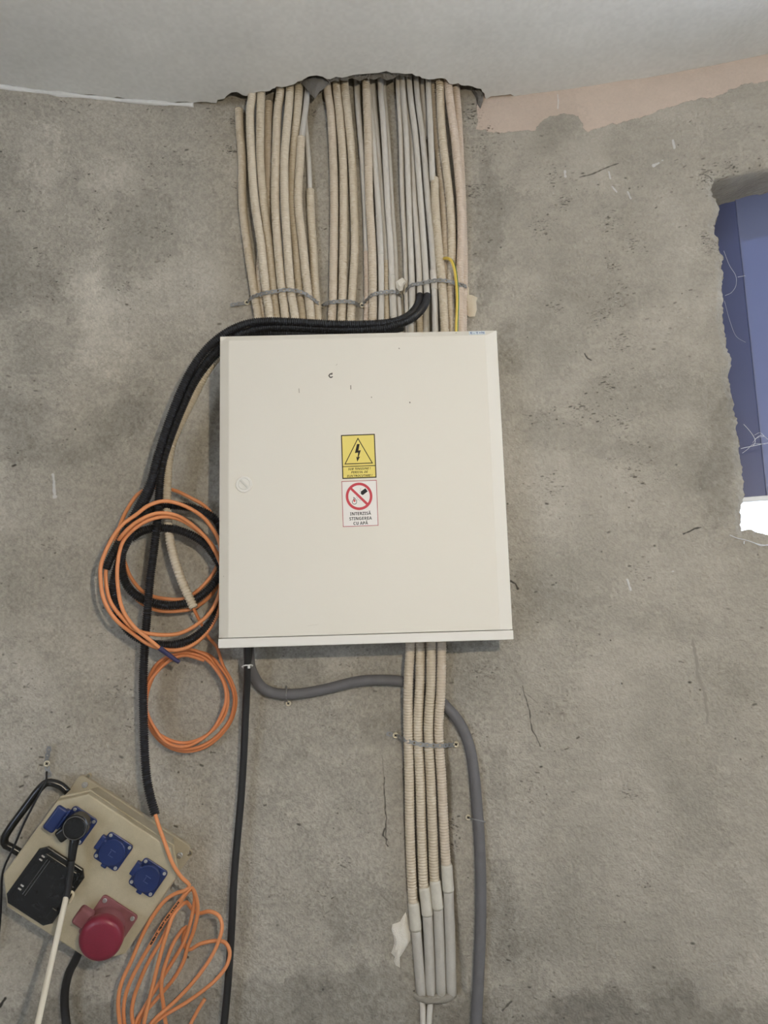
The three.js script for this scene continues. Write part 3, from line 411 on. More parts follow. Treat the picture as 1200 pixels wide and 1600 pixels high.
  { // quarter-turn lock
    const [lx, ly] = [-.2643,1.7738], plate = mesh('lock', disc(0.0172, 0.0022, lx, ly, zf, 40, 0.0009), M.enamel, door);
    const ins = new THREE.TorusGeometry(0.0118, 0.0012, 8, 40); ins.translate(lx + 0.001, ly + 0.0012, zf + 0.0026); mesh('lock_insert', ins, std([0.70, 0.69, 0.65], 0.45), plate);
    const bar = box(0.0225, 0.0042, 0.0040, 0, 0, 0, 0.001); bar.rotateZ(-0.82); bar.translate(lx + 0.001, ly + 0.0012, zf + 0.0036); mesh('lock_slot', bar, std([0.62, 0.61, 0.57], 0.5), plate);
  }
  settle(t);
}

// ---------------------------------------------------------------- pipes between ceiling and cabinet
const UP_Y = 3.02, IN_Y = CB.y1 - 0.004, rB = 0.0104, rW = 0.0072;
let tone = 0;
const G1 = 'conduits running from the ceiling into the cabinet';
// a run may be rigid at the top and corrugated below, or the other way round
function conduit(label, parts, group = G1) {
  const t = thing('conduit', label, 'conduit', group);
  for (const [kind, pts, r, mat] of parts) {
    if (kind === 'c') mesh('corrugated_tube', corrugated(pts, r ?? rB), mat ?? M.beige[tone++ % 4], t);
    else if (kind === 'r') mesh('rigid_pipe', sweep(pts, r ?? rW, { step: 0.02, sides: 14 }), mat ?? M.pipe[tone++ % 3], t);
    else mesh('coupling', sweep(pts, (s, L) => (s < 0.002 || s > L - 0.002 ? r - 0.0012 : r), { step: 0.0015, sides: 16 }), mat ?? M.pipe[tone++ % 3], t);
  }
  return settle(t);
}
const down = (pts) => reach(pts, UP_Y, IN_Y), into = (pts) => reach(pts, null, IN_Y), from = (pts) => reach(pts, UP_Y, null);
conduit('beige corrugated conduit cut off short under the ceiling, leftmost above the cabinet', [['c', into([[-.306,2.7601,-1.625],[-.3029,2.6917,-1.6252],[-.2982,2.6276,-1.6255],[-.2964,2.5015,-1.6236],[-.2804,2.3624,-1.6206],[-.2663,2.2655,-1.6175],[-.2574,2.2009,-1.6179]])]]);
conduit('second beige corrugated conduit from the left above the cabinet', [['c', down([[-.268,2.7797,-1.5993],[-.2728,2.736,-1.5991],[-.27,2.6089,-1.5992],[-.2626,2.4928,-1.5996],[-.2478,2.3821,-1.6004],[-.2377,2.2748,-1.6009],[-.2276,2.1979,-1.6014]])]]);
conduit('third beige corrugated conduit from the left above the cabinet', [['c', down([[-.246,2.7837,-1.6005],[-.2478,2.7366,-1.6004],[-.2486,2.6107,-1.6024],[-.242,2.4968,-1.6067],[-.2315,2.3899,-1.6152],[-.2217,2.2825,-1.6177],[-.2147,2.2048,-1.618]])]]);
conduit('beige corrugated conduit mostly hidden behind the third one from the left', [['c', into([[-.2307,2.7784,-1.6253],[-.2332,2.6744,-1.6272],[-.2344,2.5104,-1.6291],[-.249,2.3974,-1.6284],[-.2555,2.3195,-1.6281],[-.2483,2.2214,-1.6284]])]]);
conduit('fourth beige corrugated conduit from the left above the cabinet', [['c', down([[-.1985,2.79,-1.6006],[-.2052,2.7358,-1.6004],[-.2108,2.6084,-1.6001],[-.2132,2.492,-1.6],[-.2079,2.3811,-1.6002],[-.1996,2.2738,-1.6006],[-.1912,2.1969,-1.6009]])]]);
conduit('fifth beige corrugated conduit from the left above the cabinet', [['c', down([[-.1746,2.7886,-1.5994],[-.1817,2.705,-1.5992],[-.1896,2.6072,-1.5989],[-.1899,2.4909,-1.5989],[-.1848,2.38,-1.5991],[-.1782,2.2727,-1.5993],[-.1684,2.1958,-1.5996]])]]);
conduit('sixth beige corrugated conduit from the left, tucked behind its neighbours', [['c', down([[-.1528,2.7919,-1.604],[-.1578,2.7422,-1.6099],[-.1709,2.6224,-1.6215],[-.1755,2.5057,-1.6234],[-.1674,2.3931,-1.6236],[-.1609,2.2841,-1.6238],[-.1526,2.206,-1.624]])]]);
conduit('beige corrugated conduit whose upper end is pushed onto a white pipe near the ceiling', [['r', from([[-.1331,2.7928,-1.6144],[-.1402,2.733,-1.6143],[-.1486,2.664,-1.6101]])], ['c', into([[-.1492,2.6692,-1.6101],[-.1524,2.6141,-1.61],[-.1583,2.4958,-1.6079],[-.1488,2.3842,-1.6081],[-.1395,2.2762,-1.6083],[-.1314,2.1988,-1.6085]])]]);
conduit('thin white pipe going into a beige corrugated tube at the right of the left bundle', [['r', [[-.1419,2.7475,-1.6333],[-.1338,2.6292,-1.6324],[-.1309,2.5331,-1.6305]], 0.0062], ['c', into([[-.1303,2.541,-1.6295],[-.1294,2.4678,-1.6295],[-.1258,2.3955,-1.6296],[-.1219,2.286,-1.6296],[-.1162,2.2076,-1.6297]])]]);
conduit('left one of three beige corrugated conduits in the middle bundle', [['c', down([[-.0818,2.7995,-1.615],[-.0755,2.7447,-1.615],[-.0717,2.6215,-1.623],[-.0719,2.5058,-1.627],[-.0748,2.393,-1.627],[-.0797,2.2544,-1.627],[-.084,2.1879,-1.627]])]]);
conduit('centre one of three beige corrugated conduits in the middle bundle', [['c', down([[-.0591,2.8079,-1.615],[-.054,2.7443,-1.615],[-.0477,2.621,-1.6229],[-.0482,2.5053,-1.6269],[-.0512,2.3925,-1.6269],[-.0565,2.2539,-1.627],[-.0602,2.1874,-1.627]])]]);
conduit('right one of three beige corrugated conduits in the middle bundle', [['c', down([[-.0383,2.8075,-1.6149],[-.0332,2.7438,-1.6148],[-.025,2.6204,-1.6227],[-.023,2.5047,-1.6267],[-.0232,2.3917,-1.6267],[-.0333,2.2533,-1.6268],[-.0379,2.1868,-1.6269]])]]);
conduit('thin white pipe half hidden behind a corrugated conduit, ending in a thin beige tube', [['r', from([[-.0083,2.7999,-1.6305],[-.004,2.7075,-1.6304],[.0015,2.6026,-1.6303],[.0048,2.4836,-1.6322],[.0051,2.369,-1.6322]])], ['c', into([[.0053,2.3752,-1.6312],[.0053,2.3153,-1.6312],[.0037,2.2496,-1.6312],[.0005,2.1878,-1.6313]]), 0.0085, M.pinkBeige]]);
conduit('single beige corrugated conduit standing at the left of the white pipes', [['c', down([[.0153,2.8256,-1.61],[.0162,2.6746,-1.6099],[.0148,2.496,-1.614],[.0181,2.3838,-1.6139],[.0169,2.2462,-1.6139],[.0143,2.1802,-1.614]])]]);
conduit('white rigid pipe slanting behind two others into a thin ribbed tube', [['r', from([[.0314,2.8004,-1.6275],[.0381,2.6891,-1.6303],[.0458,2.506,-1.6311],[.0512,2.3925,-1.6309],[.0521,2.3407,-1.6309]])], ['c', into([[.0523,2.3501,-1.6299],[.0506,2.2643,-1.6299],[.0491,2.1861,-1.63]]), 0.0072]]);
conduit('white rigid pipe with a sleeve joint, emerging beside the single beige conduit', [['r', down([[.0244,2.8098,-1.6257],[.0298,2.6481,-1.6216],[.0362,2.4977,-1.6174],[.0391,2.3853,-1.6173],[.038,2.2636,-1.6173],[.035,2.1812,-1.6174]])], ['s', [[.0374,2.4639,-1.6173],[.0384,2.4136,-1.6173],[.0391,2.3571,-1.6173]], 0.0080]]);
conduit('white rigid pipe at the right of its group, sleeved near the metal strap', [['r', down([[.0507,2.8274,-1.6129],[.0561,2.6789,-1.6167],[.0595,2.4968,-1.6166],[.0632,2.3843,-1.6164],[.0644,2.2936,-1.6164],[.0653,2.2463,-1.6164],[.0657,2.18,-1.6163]])], ['s', [[.0643,2.3067,-1.6164],[.0648,2.2576,-1.6164],[.0654,2.1993,-1.6164]], 0.0086]]);
conduit('thin white pipe peeping out at the right behind the sleeved pipe', [['r', down([[.0601,2.8115,-1.6286],[.0678,2.6354,-1.6293],[.0712,2.4838,-1.6291],[.0747,2.3909,-1.629],[.0755,2.2995,-1.629],[.0789,2.2517,-1.6288],[.0822,2.1848,-1.6287]]), 0.0062]]);
conduit('first white pipe from the left of the dense white row', [['r', down([[.0953,2.7877,-1.6131],[.0976,2.6783,-1.617],[.0967,2.4987,-1.621],[.0995,2.3881,-1.6249],[.0987,2.2668,-1.6269],[.0991,2.1837,-1.6269]]), 0.0060]]);
conduit('second white pipe from the left of the dense white row, with split end', [['r', down([[.1069,2.7822,-1.6065],[.1113,2.6717,-1.6083],[.1117,2.4918,-1.6102],[.1117,2.3799,-1.6102],[.112,2.2895,-1.6102],[.1106,2.2295,-1.6103],[.1057,2.1767,-1.6105]])], ['s', [[.1116,2.2862,-1.6102],[.1109,2.2311,-1.6103]], 0.0082]]);
conduit('third white pipe of the dense white row, a black hose leaves its end', [['r', from([[.1191,2.7372,-1.6259],[.1252,2.6825,-1.6235],[.1264,2.4959,-1.6175],[.1291,2.379,-1.6093],[.1302,2.2886,-1.6092],[.1294,2.2432,-1.6093]])]]);
conduit('fourth white pipe of the dense white row, a black hose leaves its end', [['r', from([[.1243,2.7796,-1.6035],[.1331,2.6674,-1.603],[.14,2.4865,-1.6026],[.1436,2.3749,-1.6024],[.1458,2.2848,-1.6023],[.1466,2.2411,-1.6022]])]]);
conduit('fifth white pipe of the dense white row, with a sleeve under the strap', [['r', down([[.1418,2.7785,-1.6025],[.1504,2.6663,-1.602],[.1578,2.4855,-1.6015],[.1629,2.3738,-1.6012],[.1641,2.2838,-1.6011],[.1638,2.237,-1.6011],[.1628,2.1714,-1.6012]])], ['s', [[.1632,2.3099,-1.6011],[.1641,2.2774,-1.6011],[.1645,2.2595,-1.6011]], 0.0084]]);
conduit('beige ribbed tube behind the black hoses just above the cabinet', [['c', into([[.1291,2.245,-1.6273],[.1287,2.2124,-1.6273],[.1284,2.1832,-1.6274]]), 0.0085]]);
conduit('short white pipe behind the black hoses just above the cabinet', [['r', into([[.1492,2.2922,-1.6241],[.146,2.2269,-1.6243],[.1436,2.1817,-1.6245]])]]);
conduit('white plaster-smeared pipe end squeezed between pipes right under the ceiling', [['r', from([[.1577,2.7863,-1.6216],[.1606,2.733,-1.6214],[.1635,2.6743,-1.6252]]), 0.0068]]);
conduit('beige corrugated conduit fed by a white pipe, with plaster crumbs at its mouth', [['r', from([[.1697,2.7717,-1.5947],[.1702,2.6606,-1.5946],[.1702,2.5363,-1.5947]])], ['c', into([[.1755,2.5454,-1.5983],[.1746,2.4832,-1.5983],[.178,2.3718,-1.5981],[.1834,2.2511,-1.5977],[.1844,2.1694,-1.5976]])]]);
conduit('beige corrugated conduit running behind the last two, deep in shadow', [['c', down([[.1879,2.7325,-1.6214],[.1927,2.6099,-1.6211],[.1976,2.4965,-1.6207],[.1977,2.3838,-1.6207],[.1974,2.2616,-1.6207],[.197,2.1789,-1.6208]])]]);
conduit('next to last beige corrugated conduit before the bare wall', [['c', down([[.1975,2.8013,-1.5906],[.1985,2.66,-1.5946],[.2106,2.4832,-1.5996],[.2114,2.3752,-1.6056],[.204,2.2575,-1.6122],[.2052,2.175,-1.6121]])]]);
conduit('pinkish beige corrugated conduit, last one at the right', [['c', down([[.2177,2.7979,-1.587],[.2222,2.7175,-1.5866],[.2278,2.6563,-1.5901],[.236,2.4801,-1.5955],[.2338,2.3715,-1.5997],[.2253,2.2822,-1.6004],[.2234,2.1698,-1.6006]]), null, M.pinkBeige]]);
conduit('pinkish corrugated conduit hidden behind the last one at the right', [['c', down([[.2399,2.8012,-1.6132],[.2425,2.7405,-1.617],[.2431,2.4945,-1.6189],[.2408,2.3537,-1.6191],[.2372,2.2716,-1.6194],[.2308,2.1778,-1.62]]), null, M.pinkBeige]]);

// ---------------------------------------------------------------- perforated steel straps and their screws
function strapShape(L, pitch = 0.0135, w = 0.0104) { // scalloped strip, one round hole in each cell
  const n = Math.max(2, Math.round(L / pitch)), p = L / n, cells = [];
  for (let c = 0; c < n; c++) {
    const upper = [], lower = []; for (let i = 0; i <= 8; i++) { const x = (c + i / 8) * p, h = w / 2 - 0.0016 * (0.5 + 0.5 * Math.cos((2 * Math.PI * i) / 8)); upper.push([x, h]); lower.push([x, -h]); }
    const q = new THREE.Path(); q.absarc((c + 0.5) * p, 0, 0.0023, 0, 2 * Math.PI, true);
    cells.push(new THREE.ExtrudeGeometry(outline([...lower, ...upper.reverse()], [q]), { depth: 0.0009, bevelEnabled: false, curveSegments: 10 }));
  }
  return mergeGeometries(cells);
}
function bend(geometry, pts, upHint = V(0, 1, 0)) { // lay a flat strip along a path in space
  const c = new THREE.CatmullRomCurve3(pts.map((p) => V(...p)), false, 'centripetal'), L = c.getLength(), pa = geometry.attributes.position;
  for (let i = 0; i < pa.count; i++) {
    const u = clamp(pa.getX(i) / L), P = c.getPointAt(u), T = c.getTangentAt(u), U = upHint.clone().addScaledVector(T, -upHint.dot(T)).normalize(), N = T.clone().cross(U);
    P.addScaledVector(U, pa.getY(i)).addScaledVector(N, pa.getZ(i)); pa.setXYZ(i, P.x, P.y, P.z);
  }
  geometry.computeVertexNormals(); return geometry;
}
const lengthOf = (pts) => new THREE.CatmullRomCurve3(pts.map((p) => V(...p)), false, 'centripetal').getLength();
function screwAt(parent, p, r = 0.0066, normal) { // countersunk head with a cross recess
  const head = new THREE.LatheGeometry([[0, 0.0022], [r * 0.55, 0.0022], [r * 0.62, 0.0032], [r * 0.92, 0.003], [r, 0.0018], [r * 0.8, 0], [r * 0.45, -0.004], [r * 0.4, -0.012]].map(([a, b]) => new THREE.Vector2(a, b)), 18); head.rotateX(Math.PI / 2);
  const slots = [box(r * 1.0, r * 0.32, 0.0012, 0, 0, 0.0024, 0.0003), box(r * 0.32, r * 1.0, 0.0012, 0, 0, 0.0024, 0.0003)];
  const t = normal ?? -Math.atan2(p[0] - CX, CZ - p[2]), put = (g) => { g.rotateZ(0.5); g.rotateY(t); g.translate(...p); return g; };
  const o = mesh('screw', put(head), M.screw, parent); mesh('cross_recess', slots.map(put), M.dark, o); return o;
}
function strap(label, runs, screws, group) {
  const t = thing('perforated_strap', label, 'metal strap', group);
  for (const pts of runs) mesh('band', bend(strapShape(lengthOf(pts)), pts), M.zinc, t);
  for (const p of screws) screwAt(t, p);
  return settle(t);
}
const GS = 'perforated steel straps holding conduits to the wall';
strap('grey perforated strap over the left bundle of conduits, bare end sticking out', [[[-.3268,2.2448,-1.6295],[-.3084,2.2478,-1.6299],[-.2873,2.2517,-1.6322],[-.2744,2.253,-1.611],[-.26,2.2529,-1.5978],[-.2369,2.2528,-1.585],[-.2097,2.2566,-1.5842],[-.1885,2.2587,-1.583],[-.1675,2.257,-1.5836],[-.1469,2.2523,-1.5881],[-.1299,2.2455,-1.5985],[-.1162,2.2407,-1.6167],[-.1071,2.2445,-1.6398]]], [[-.2873,2.2517,-1.6322]], GS);
strap('grey perforated strap across the three middle conduits', [[[-.107,2.2424,-1.6388],[-.0949,2.2396,-1.6189],[-.079,2.238,-1.609],[-.0453,2.2379,-1.6069],[-.0286,2.2361,-1.6108],[-.0183,2.24,-1.6306],[-.0091,2.2422,-1.6395]]], [[-.1054,2.2428,-1.6378]], GS);
strap('short grey perforated strap over the single beige conduit and first white pipes', [[[-.0091,2.2401,-1.6385],[.0021,2.2453,-1.6183],[.0161,2.2475,-1.5959],[.0314,2.2509,-1.5935],[.0528,2.2542,-1.5948],[.0681,2.2555,-1.5982],[.0778,2.2578,-1.6139],[.0863,2.2586,-1.6335]]], [[-.0099,2.2405,-1.6375]], GS);
strap('grey perforated strap over the dense white pipes, partly hidden at its right end', [[[.0927,2.2626,-1.6352],[.0998,2.2692,-1.6148],[.1097,2.2698,-1.5963],[.1291,2.2707,-1.5893],[.1502,2.2735,-1.586],[.171,2.2736,-1.5806],[.1905,2.2709,-1.5791],[.2046,2.2698,-1.5841],[.2191,2.2631,-1.5809],[.2371,2.2678,-1.6014],[.248,2.2738,-1.6245]]], [[.0971,2.2652,-1.627]], GS);
strap('grey perforated strap across the four conduits below the cabinet', [[[.0207,1.2334,-1.6378],[.032,1.2312,-1.6365],[.0419,1.2289,-1.6362],[.0526,1.2256,-1.6208],[.0619,1.222,-1.6085],[.0812,1.2165,-1.6057],[.1033,1.2119,-1.6047],[.1256,1.2101,-1.6035],[.1438,1.2093,-1.6044],[.1579,1.2076,-1.6195],[.1747,1.2065,-1.6304]]], [[.0405,1.2289,-1.6363], [.1739,1.2067,-1.6295]], GS);

// yellow and green earth wire, scraps of tape and plaster
{
  const t = thing('earth_wire', 'yellow and green earth wire dropping into the cabinet beside the last conduits', 'wire');
  const pts = into([[.1895,2.333,-1.5902],[.1956,2.3266,-1.5767],[.203,2.3152,-1.5661],[.2088,2.291,-1.5596],[.2116,2.2582,-1.5574],[.2124,2.2197,-1.5593],[.2108,2.1834,-1.5655],[.209,2.1525,-1.5737]]);
  mesh('yellow_insulation', sweep(pts, 0.0036), M.yellow, t);
  mesh('green_stripe', sweep(pts.map((p) => p.clone().add(V(0.0024, 0, 0.0012))), 0.0017), M.green, t); settle(t);
}
function scrap(name, label, category, pts, d, thick, mat) { // a torn flake lying on the wall, given by its outline
  const c = pts.reduce((a, p) => [a[0] + p[0] / pts.length, a[1] + p[1] / pts.length], [0, 0]), P = [], I = [], R = [1, 0.72, 0.4];
  const n = pts.length; R.forEach((f, q) => pts.forEach(([s, y]) => { const ss = c[0] + (s - c[0]) * f, yy = c[1] + (y - c[1]) * f, w = wallPoint(ss, yy, d + (q === 0 ? 0 : thick * (0.55 + 0.7 * fbm(ss * 110, yy * 110, 3)))); P.push(w.x, w.y, w.z); }));
  { const w = wallPoint(c[0], c[1], d + thick); P.push(w.x, w.y, w.z); }
  for (let q = 0; q < 2; q++) for (let i = 0; i < n; i++) { const a = q * n + i, b = q * n + ((i + 1) % n); I.push(a, b, a + n, a + n, b, b + n); }
  for (let i = 0; i < n; i++) I.push(2 * n + i, 2 * n + ((i + 1) % n), 3 * n);
  const g = new THREE.BufferGeometry(); g.setAttribute('position', new THREE.Float32BufferAttribute(P, 3)); g.setAttribute('uv', new THREE.Float32BufferAttribute(P.flatMap((v, i) => (i % 3 === 2 ? [] : [v])), 2)); g.setIndex(I); g.computeVertexNormals();
  return single(name, g, mat, label, category);
}
M.gypsum.side = THREE.DoubleSide; const tapeMat = std([0.66, 0.58, 0.45], 0.8, { side: THREE.DoubleSide, bumpMap: tiled(rough, 6), bumpScale: 0.003 });
scrap('tape_scrap', 'crumpled beige tape scrap stuck to the wall beside the last conduit', 'scrap', [[.2977,2.278],[.3084,2.274],[.318,2.28],[.3223,2.2731],[.3185,2.2569],[.3292,2.2546],[.3412,2.2472],[.3377,2.2376],[.3383,2.218],[.3329,2.2004],[.319,2.1997],[.3102,2.21],[.3139,2.2244],[.3065,2.2315],[.2997,2.2515]], 0.006, 0.012, tapeMat);
scrap('plaster_lump', 'ragged white plaster lump on the wall left of the lower pipes', 'plaster', [[.1214,.8588],[.1239,.8484],[.1248,.8355],[.1297,.8173],[.1292,.8019],[.1234,.7918],[.1161,.7817],[.1089,.7716],[.1019,.7654],[.0975,.7591],[.1042,.7513],[.1054,.7475],[.0973,.7515],[.0921,.7605],[.0951,.7694],[.0871,.7772],[.0915,.7873],[.0946,.7975],[.0936,.8104],[.0886,.8259],[.0916,.8349],[.1013,.8373],[.1083,.8397],[.1156,.8512]], 0.003, 0.009, M.gypsum);
scrap('plaster_crumb', 'small white plaster crumb between two straps above the cabinet', 'plaster', [[.1435,2.2861],[.1531,2.2923],[.161,2.2969],[.1687,2.2916],[.1716,2.2848],[.1635,2.2769],[.1616,2.2654],[.1521,2.2625],[.1446,2.2728]], 0.030, 0.010, M.gypsum);
scrap('mortar_lip', 'thin plaster lip closing the chase below the four pipes', 'mortar', [[.1325,.6964],[.1435,.6987],[.1542,.6948],[.1626,.6985],[.1747,.6945],[.1843,.6982],[.1964,.6943],[.2061,.698],[.2198,.6992],[.2264,.6954],[.222,.6866],[.2108,.6804],[.1917,.6768],[.17,.6783],[.1536,.6772],[.1401,.6812],[.1335,.6876]], 0.003, 0.013, M.bedding);
scrap('mortar_lump', 'grey mortar lump hanging at the broken ceiling edge between two bundles', 'mortar', [[-.0765,2.7972],[-.0636,2.8076],[-.0443,2.8127],[-.0204,2.8107],[-.0062,2.7984],[-.016,2.7847],[-.0306,2.7727],[-.042,2.7538],[-.053,2.766],[-.0639,2.7816]], 0.060, 0.018, M.mortar);
scrap('mortar_lump', 'long grey mortar crust under the broken ceiling edge over the white pipes', 'mortar', [[-.012,2.7954],[.0073,2.802],[.036,2.8014],[.0553,2.806],[.0778,2.8088],[.1002,2.8097],[.1195,2.8123],[.1387,2.8131],[.1578,2.8104],[.1768,2.8042],[.1958,2.8013],[.2051,2.7938],[.189,2.7896],[.1701,2.7959],[.1538,2.7864],[.1378,2.7821],[.1221,2.7914],[.1059,2.7852],[.0901,2.7928],[.0707,2.7831],[.0518,2.7923],[.0325,2.7859],[.0134,2.7898],[-.0027,2.7815]], 0.080, 0.014, M.mortar);
scrap('mortar_lump', 'small grey mortar lump at the right end of the broken ceiling edge', 'mortar', [[.3534,2.7975],[.3695,2.7977],[.3818,2.7875],[.3792,2.7666],[.3718,2.7463],[.3645,2.7611],[.3622,2.7789]], 0.006, 0.016, M.mortar);
// ---------------------------------------------------------------- black ribbed hoses over the cabinet
const rK = 0.0094, hose = (pts, r = rK) => sweep(pts, r, { step: 0.0046, sides: 12, perRing: [r, r, r - 0.0018, r - 0.0018] });
const GK = 'black ribbed hoses slung over the cabinet corner';
single('ribbed_hose', hose([[.1468,2.2459,-1.6022],[.1428,2.2277,-1.5904],[.1312,2.1993,-1.5691],[.1115,2.1736,-1.5522],[.0839,2.1542,-1.5415],[.0395,2.1403,-1.5352],[-.0186,2.1368,-1.5346],[-.0765,2.1398,-1.535],[-.1342,2.1431,-1.5324],[-.2058,2.1446,-1.5283],[-.2594,2.1355,-1.5217],[-.3061,2.1105,-1.5127],[-.3472,2.068,-1.5076],[-.379,2.0201,-1.5068],[-.404,1.9661,-1.5085],[-.4273,1.9067,-1.5101],[-.4457,1.8512,-1.5141],[-.4548,1.81,-1.5191],[-.4598,1.7649,-1.5266],[-.4647,1.7069,-1.5321],[-.4733,1.6311,-1.5351],[-.4781,1.5885,-1.5345],[-.4843,1.5004,-1.5358],[-.4889,1.4427,-1.5392],[-.4923,1.3547,-1.5449],[-.489,1.2707,-1.5453],[-.4857,1.2311,-1.5417],[-.4779,1.1804,-1.5325],[-.4661,1.1422,-1.5219],[-.452,1.1098,-1.5114]]), M.black, 'long black ribbed hose hanging straight down to the socket box', 'hose', GK);
single('ribbed_hose', hose([[.1295,2.2487,-1.6073],[.1263,2.2263,-1.5934],[.1136,2.1988,-1.5741],[.0939,2.1737,-1.5551],[.062,2.1566,-1.5424],[.018,2.1485,-1.5319],[-.0471,2.1464,-1.5269],[-.1188,2.1493,-1.5226],[-.1758,2.1529,-1.5193],[-.2254,2.1531,-1.5154],[-.2671,2.1455,-1.5092],[-.3079,2.1234,-1.5006],[-.3474,2.0884,-1.4955],[-.379,2.0451,-1.4948],[-.4034,1.9963,-1.4945],[-.4266,1.9372,-1.4961],[-.4462,1.8752,-1.4959],[-.4581,1.8336,-1.4966],[-.4685,1.7922,-1.4974],[-.4817,1.7621,-1.4978],[-.4992,1.7298,-1.4997],[-.5192,1.6922,-1.5011],[-.5378,1.6588,-1.5026],[-.5538,1.6282,-1.5043],[-.5616,1.6083,-1.5052]]), M.black, 'black ribbed hose ending inside the orange coil, orange cable coming out', 'hose', GK);
single('ribbed_hose', hose([[.0823,2.1562,-1.5756],[.0399,2.1411,-1.5592],[-.0191,2.1335,-1.5526],[-.1068,2.1348,-1.5508],[-.1941,2.1391,-1.5487],[-.2585,2.1346,-1.5418],[-.3101,2.1079,-1.5325],[-.3489,2.071,-1.5275],[-.3825,2.024,-1.5266],[-.4078,1.9722,-1.5282],[-.4328,1.9091,-1.5296],[-.4516,1.8548,-1.5296],[-.4677,1.8124,-1.5297],[-.4831,1.77,-1.5279],[-.4995,1.7266,-1.5258],[-.519,1.678,-1.5213],[-.5349,1.6367,-1.5151],[-.5449,1.596,-1.5117],[-.5492,1.5638,-1.5111],[-.5434,1.5223,-1.52],[-.5266,1.4856,-1.5283],[-.5036,1.4634,-1.5334],[-.4696,1.4489,-1.5376],[-.4323,1.445,-1.5397],[-.3906,1.457,-1.5459],[-.3547,1.4883,-1.5551],[-.3336,1.5345,-1.5649],[-.3267,1.5903,-1.5714],[-.3301,1.6613,-1.5731],[-.3452,1.7128,-1.57],[-.3778,1.7357,-1.5632],[-.4351,1.7476,-1.5555],[-.4824,1.7401,-1.5542],[-.5188,1.7142,-1.5556],[-.5406,1.6725,-1.5567],[-.5475,1.6235,-1.5557],[-.5373,1.5814,-1.5531],[-.5117,1.5517,-1.5525],[-.4763,1.5356,-1.5549],[-.4383,1.5291,-1.5572],[-.3926,1.5388,-1.5618],[-.3524,1.5712,-1.5674],[-.3351,1.6046,-1.5708],[-.3459,1.6324,-1.5619],[-.3699,1.6635,-1.5558],[-.4124,1.6882,-1.5518],[-.4631,1.6977,-1.5484],[-.5018,1.6916,-1.5477],[-.5248,1.6785,-1.5508]]), M.black, 'black ribbed hose wound into a loop among the orange cables', 'hose', GK);
single('corrugated_hose', corrugated([[-.3276,2.1097,-1.5753],[-.3465,2.0888,-1.5679],[-.3683,2.0537,-1.562],[-.3989,1.9888,-1.5592],[-.4268,1.9297,-1.5584],[-.4435,1.886,-1.5586],[-.4498,1.8422,-1.5579],[-.4518,1.7915,-1.5577],[-.4511,1.7412,-1.5578],[-.4478,1.6984,-1.5582],[-.4385,1.6486,-1.5572],[-.4177,1.5851,-1.5553],[-.3891,1.5221,-1.5541]], 0.0102, 0.0068, 0.0024), M.beige[1], 'beige corrugated hose hanging at the left of the cabinet, ending in the coil', 'hose');

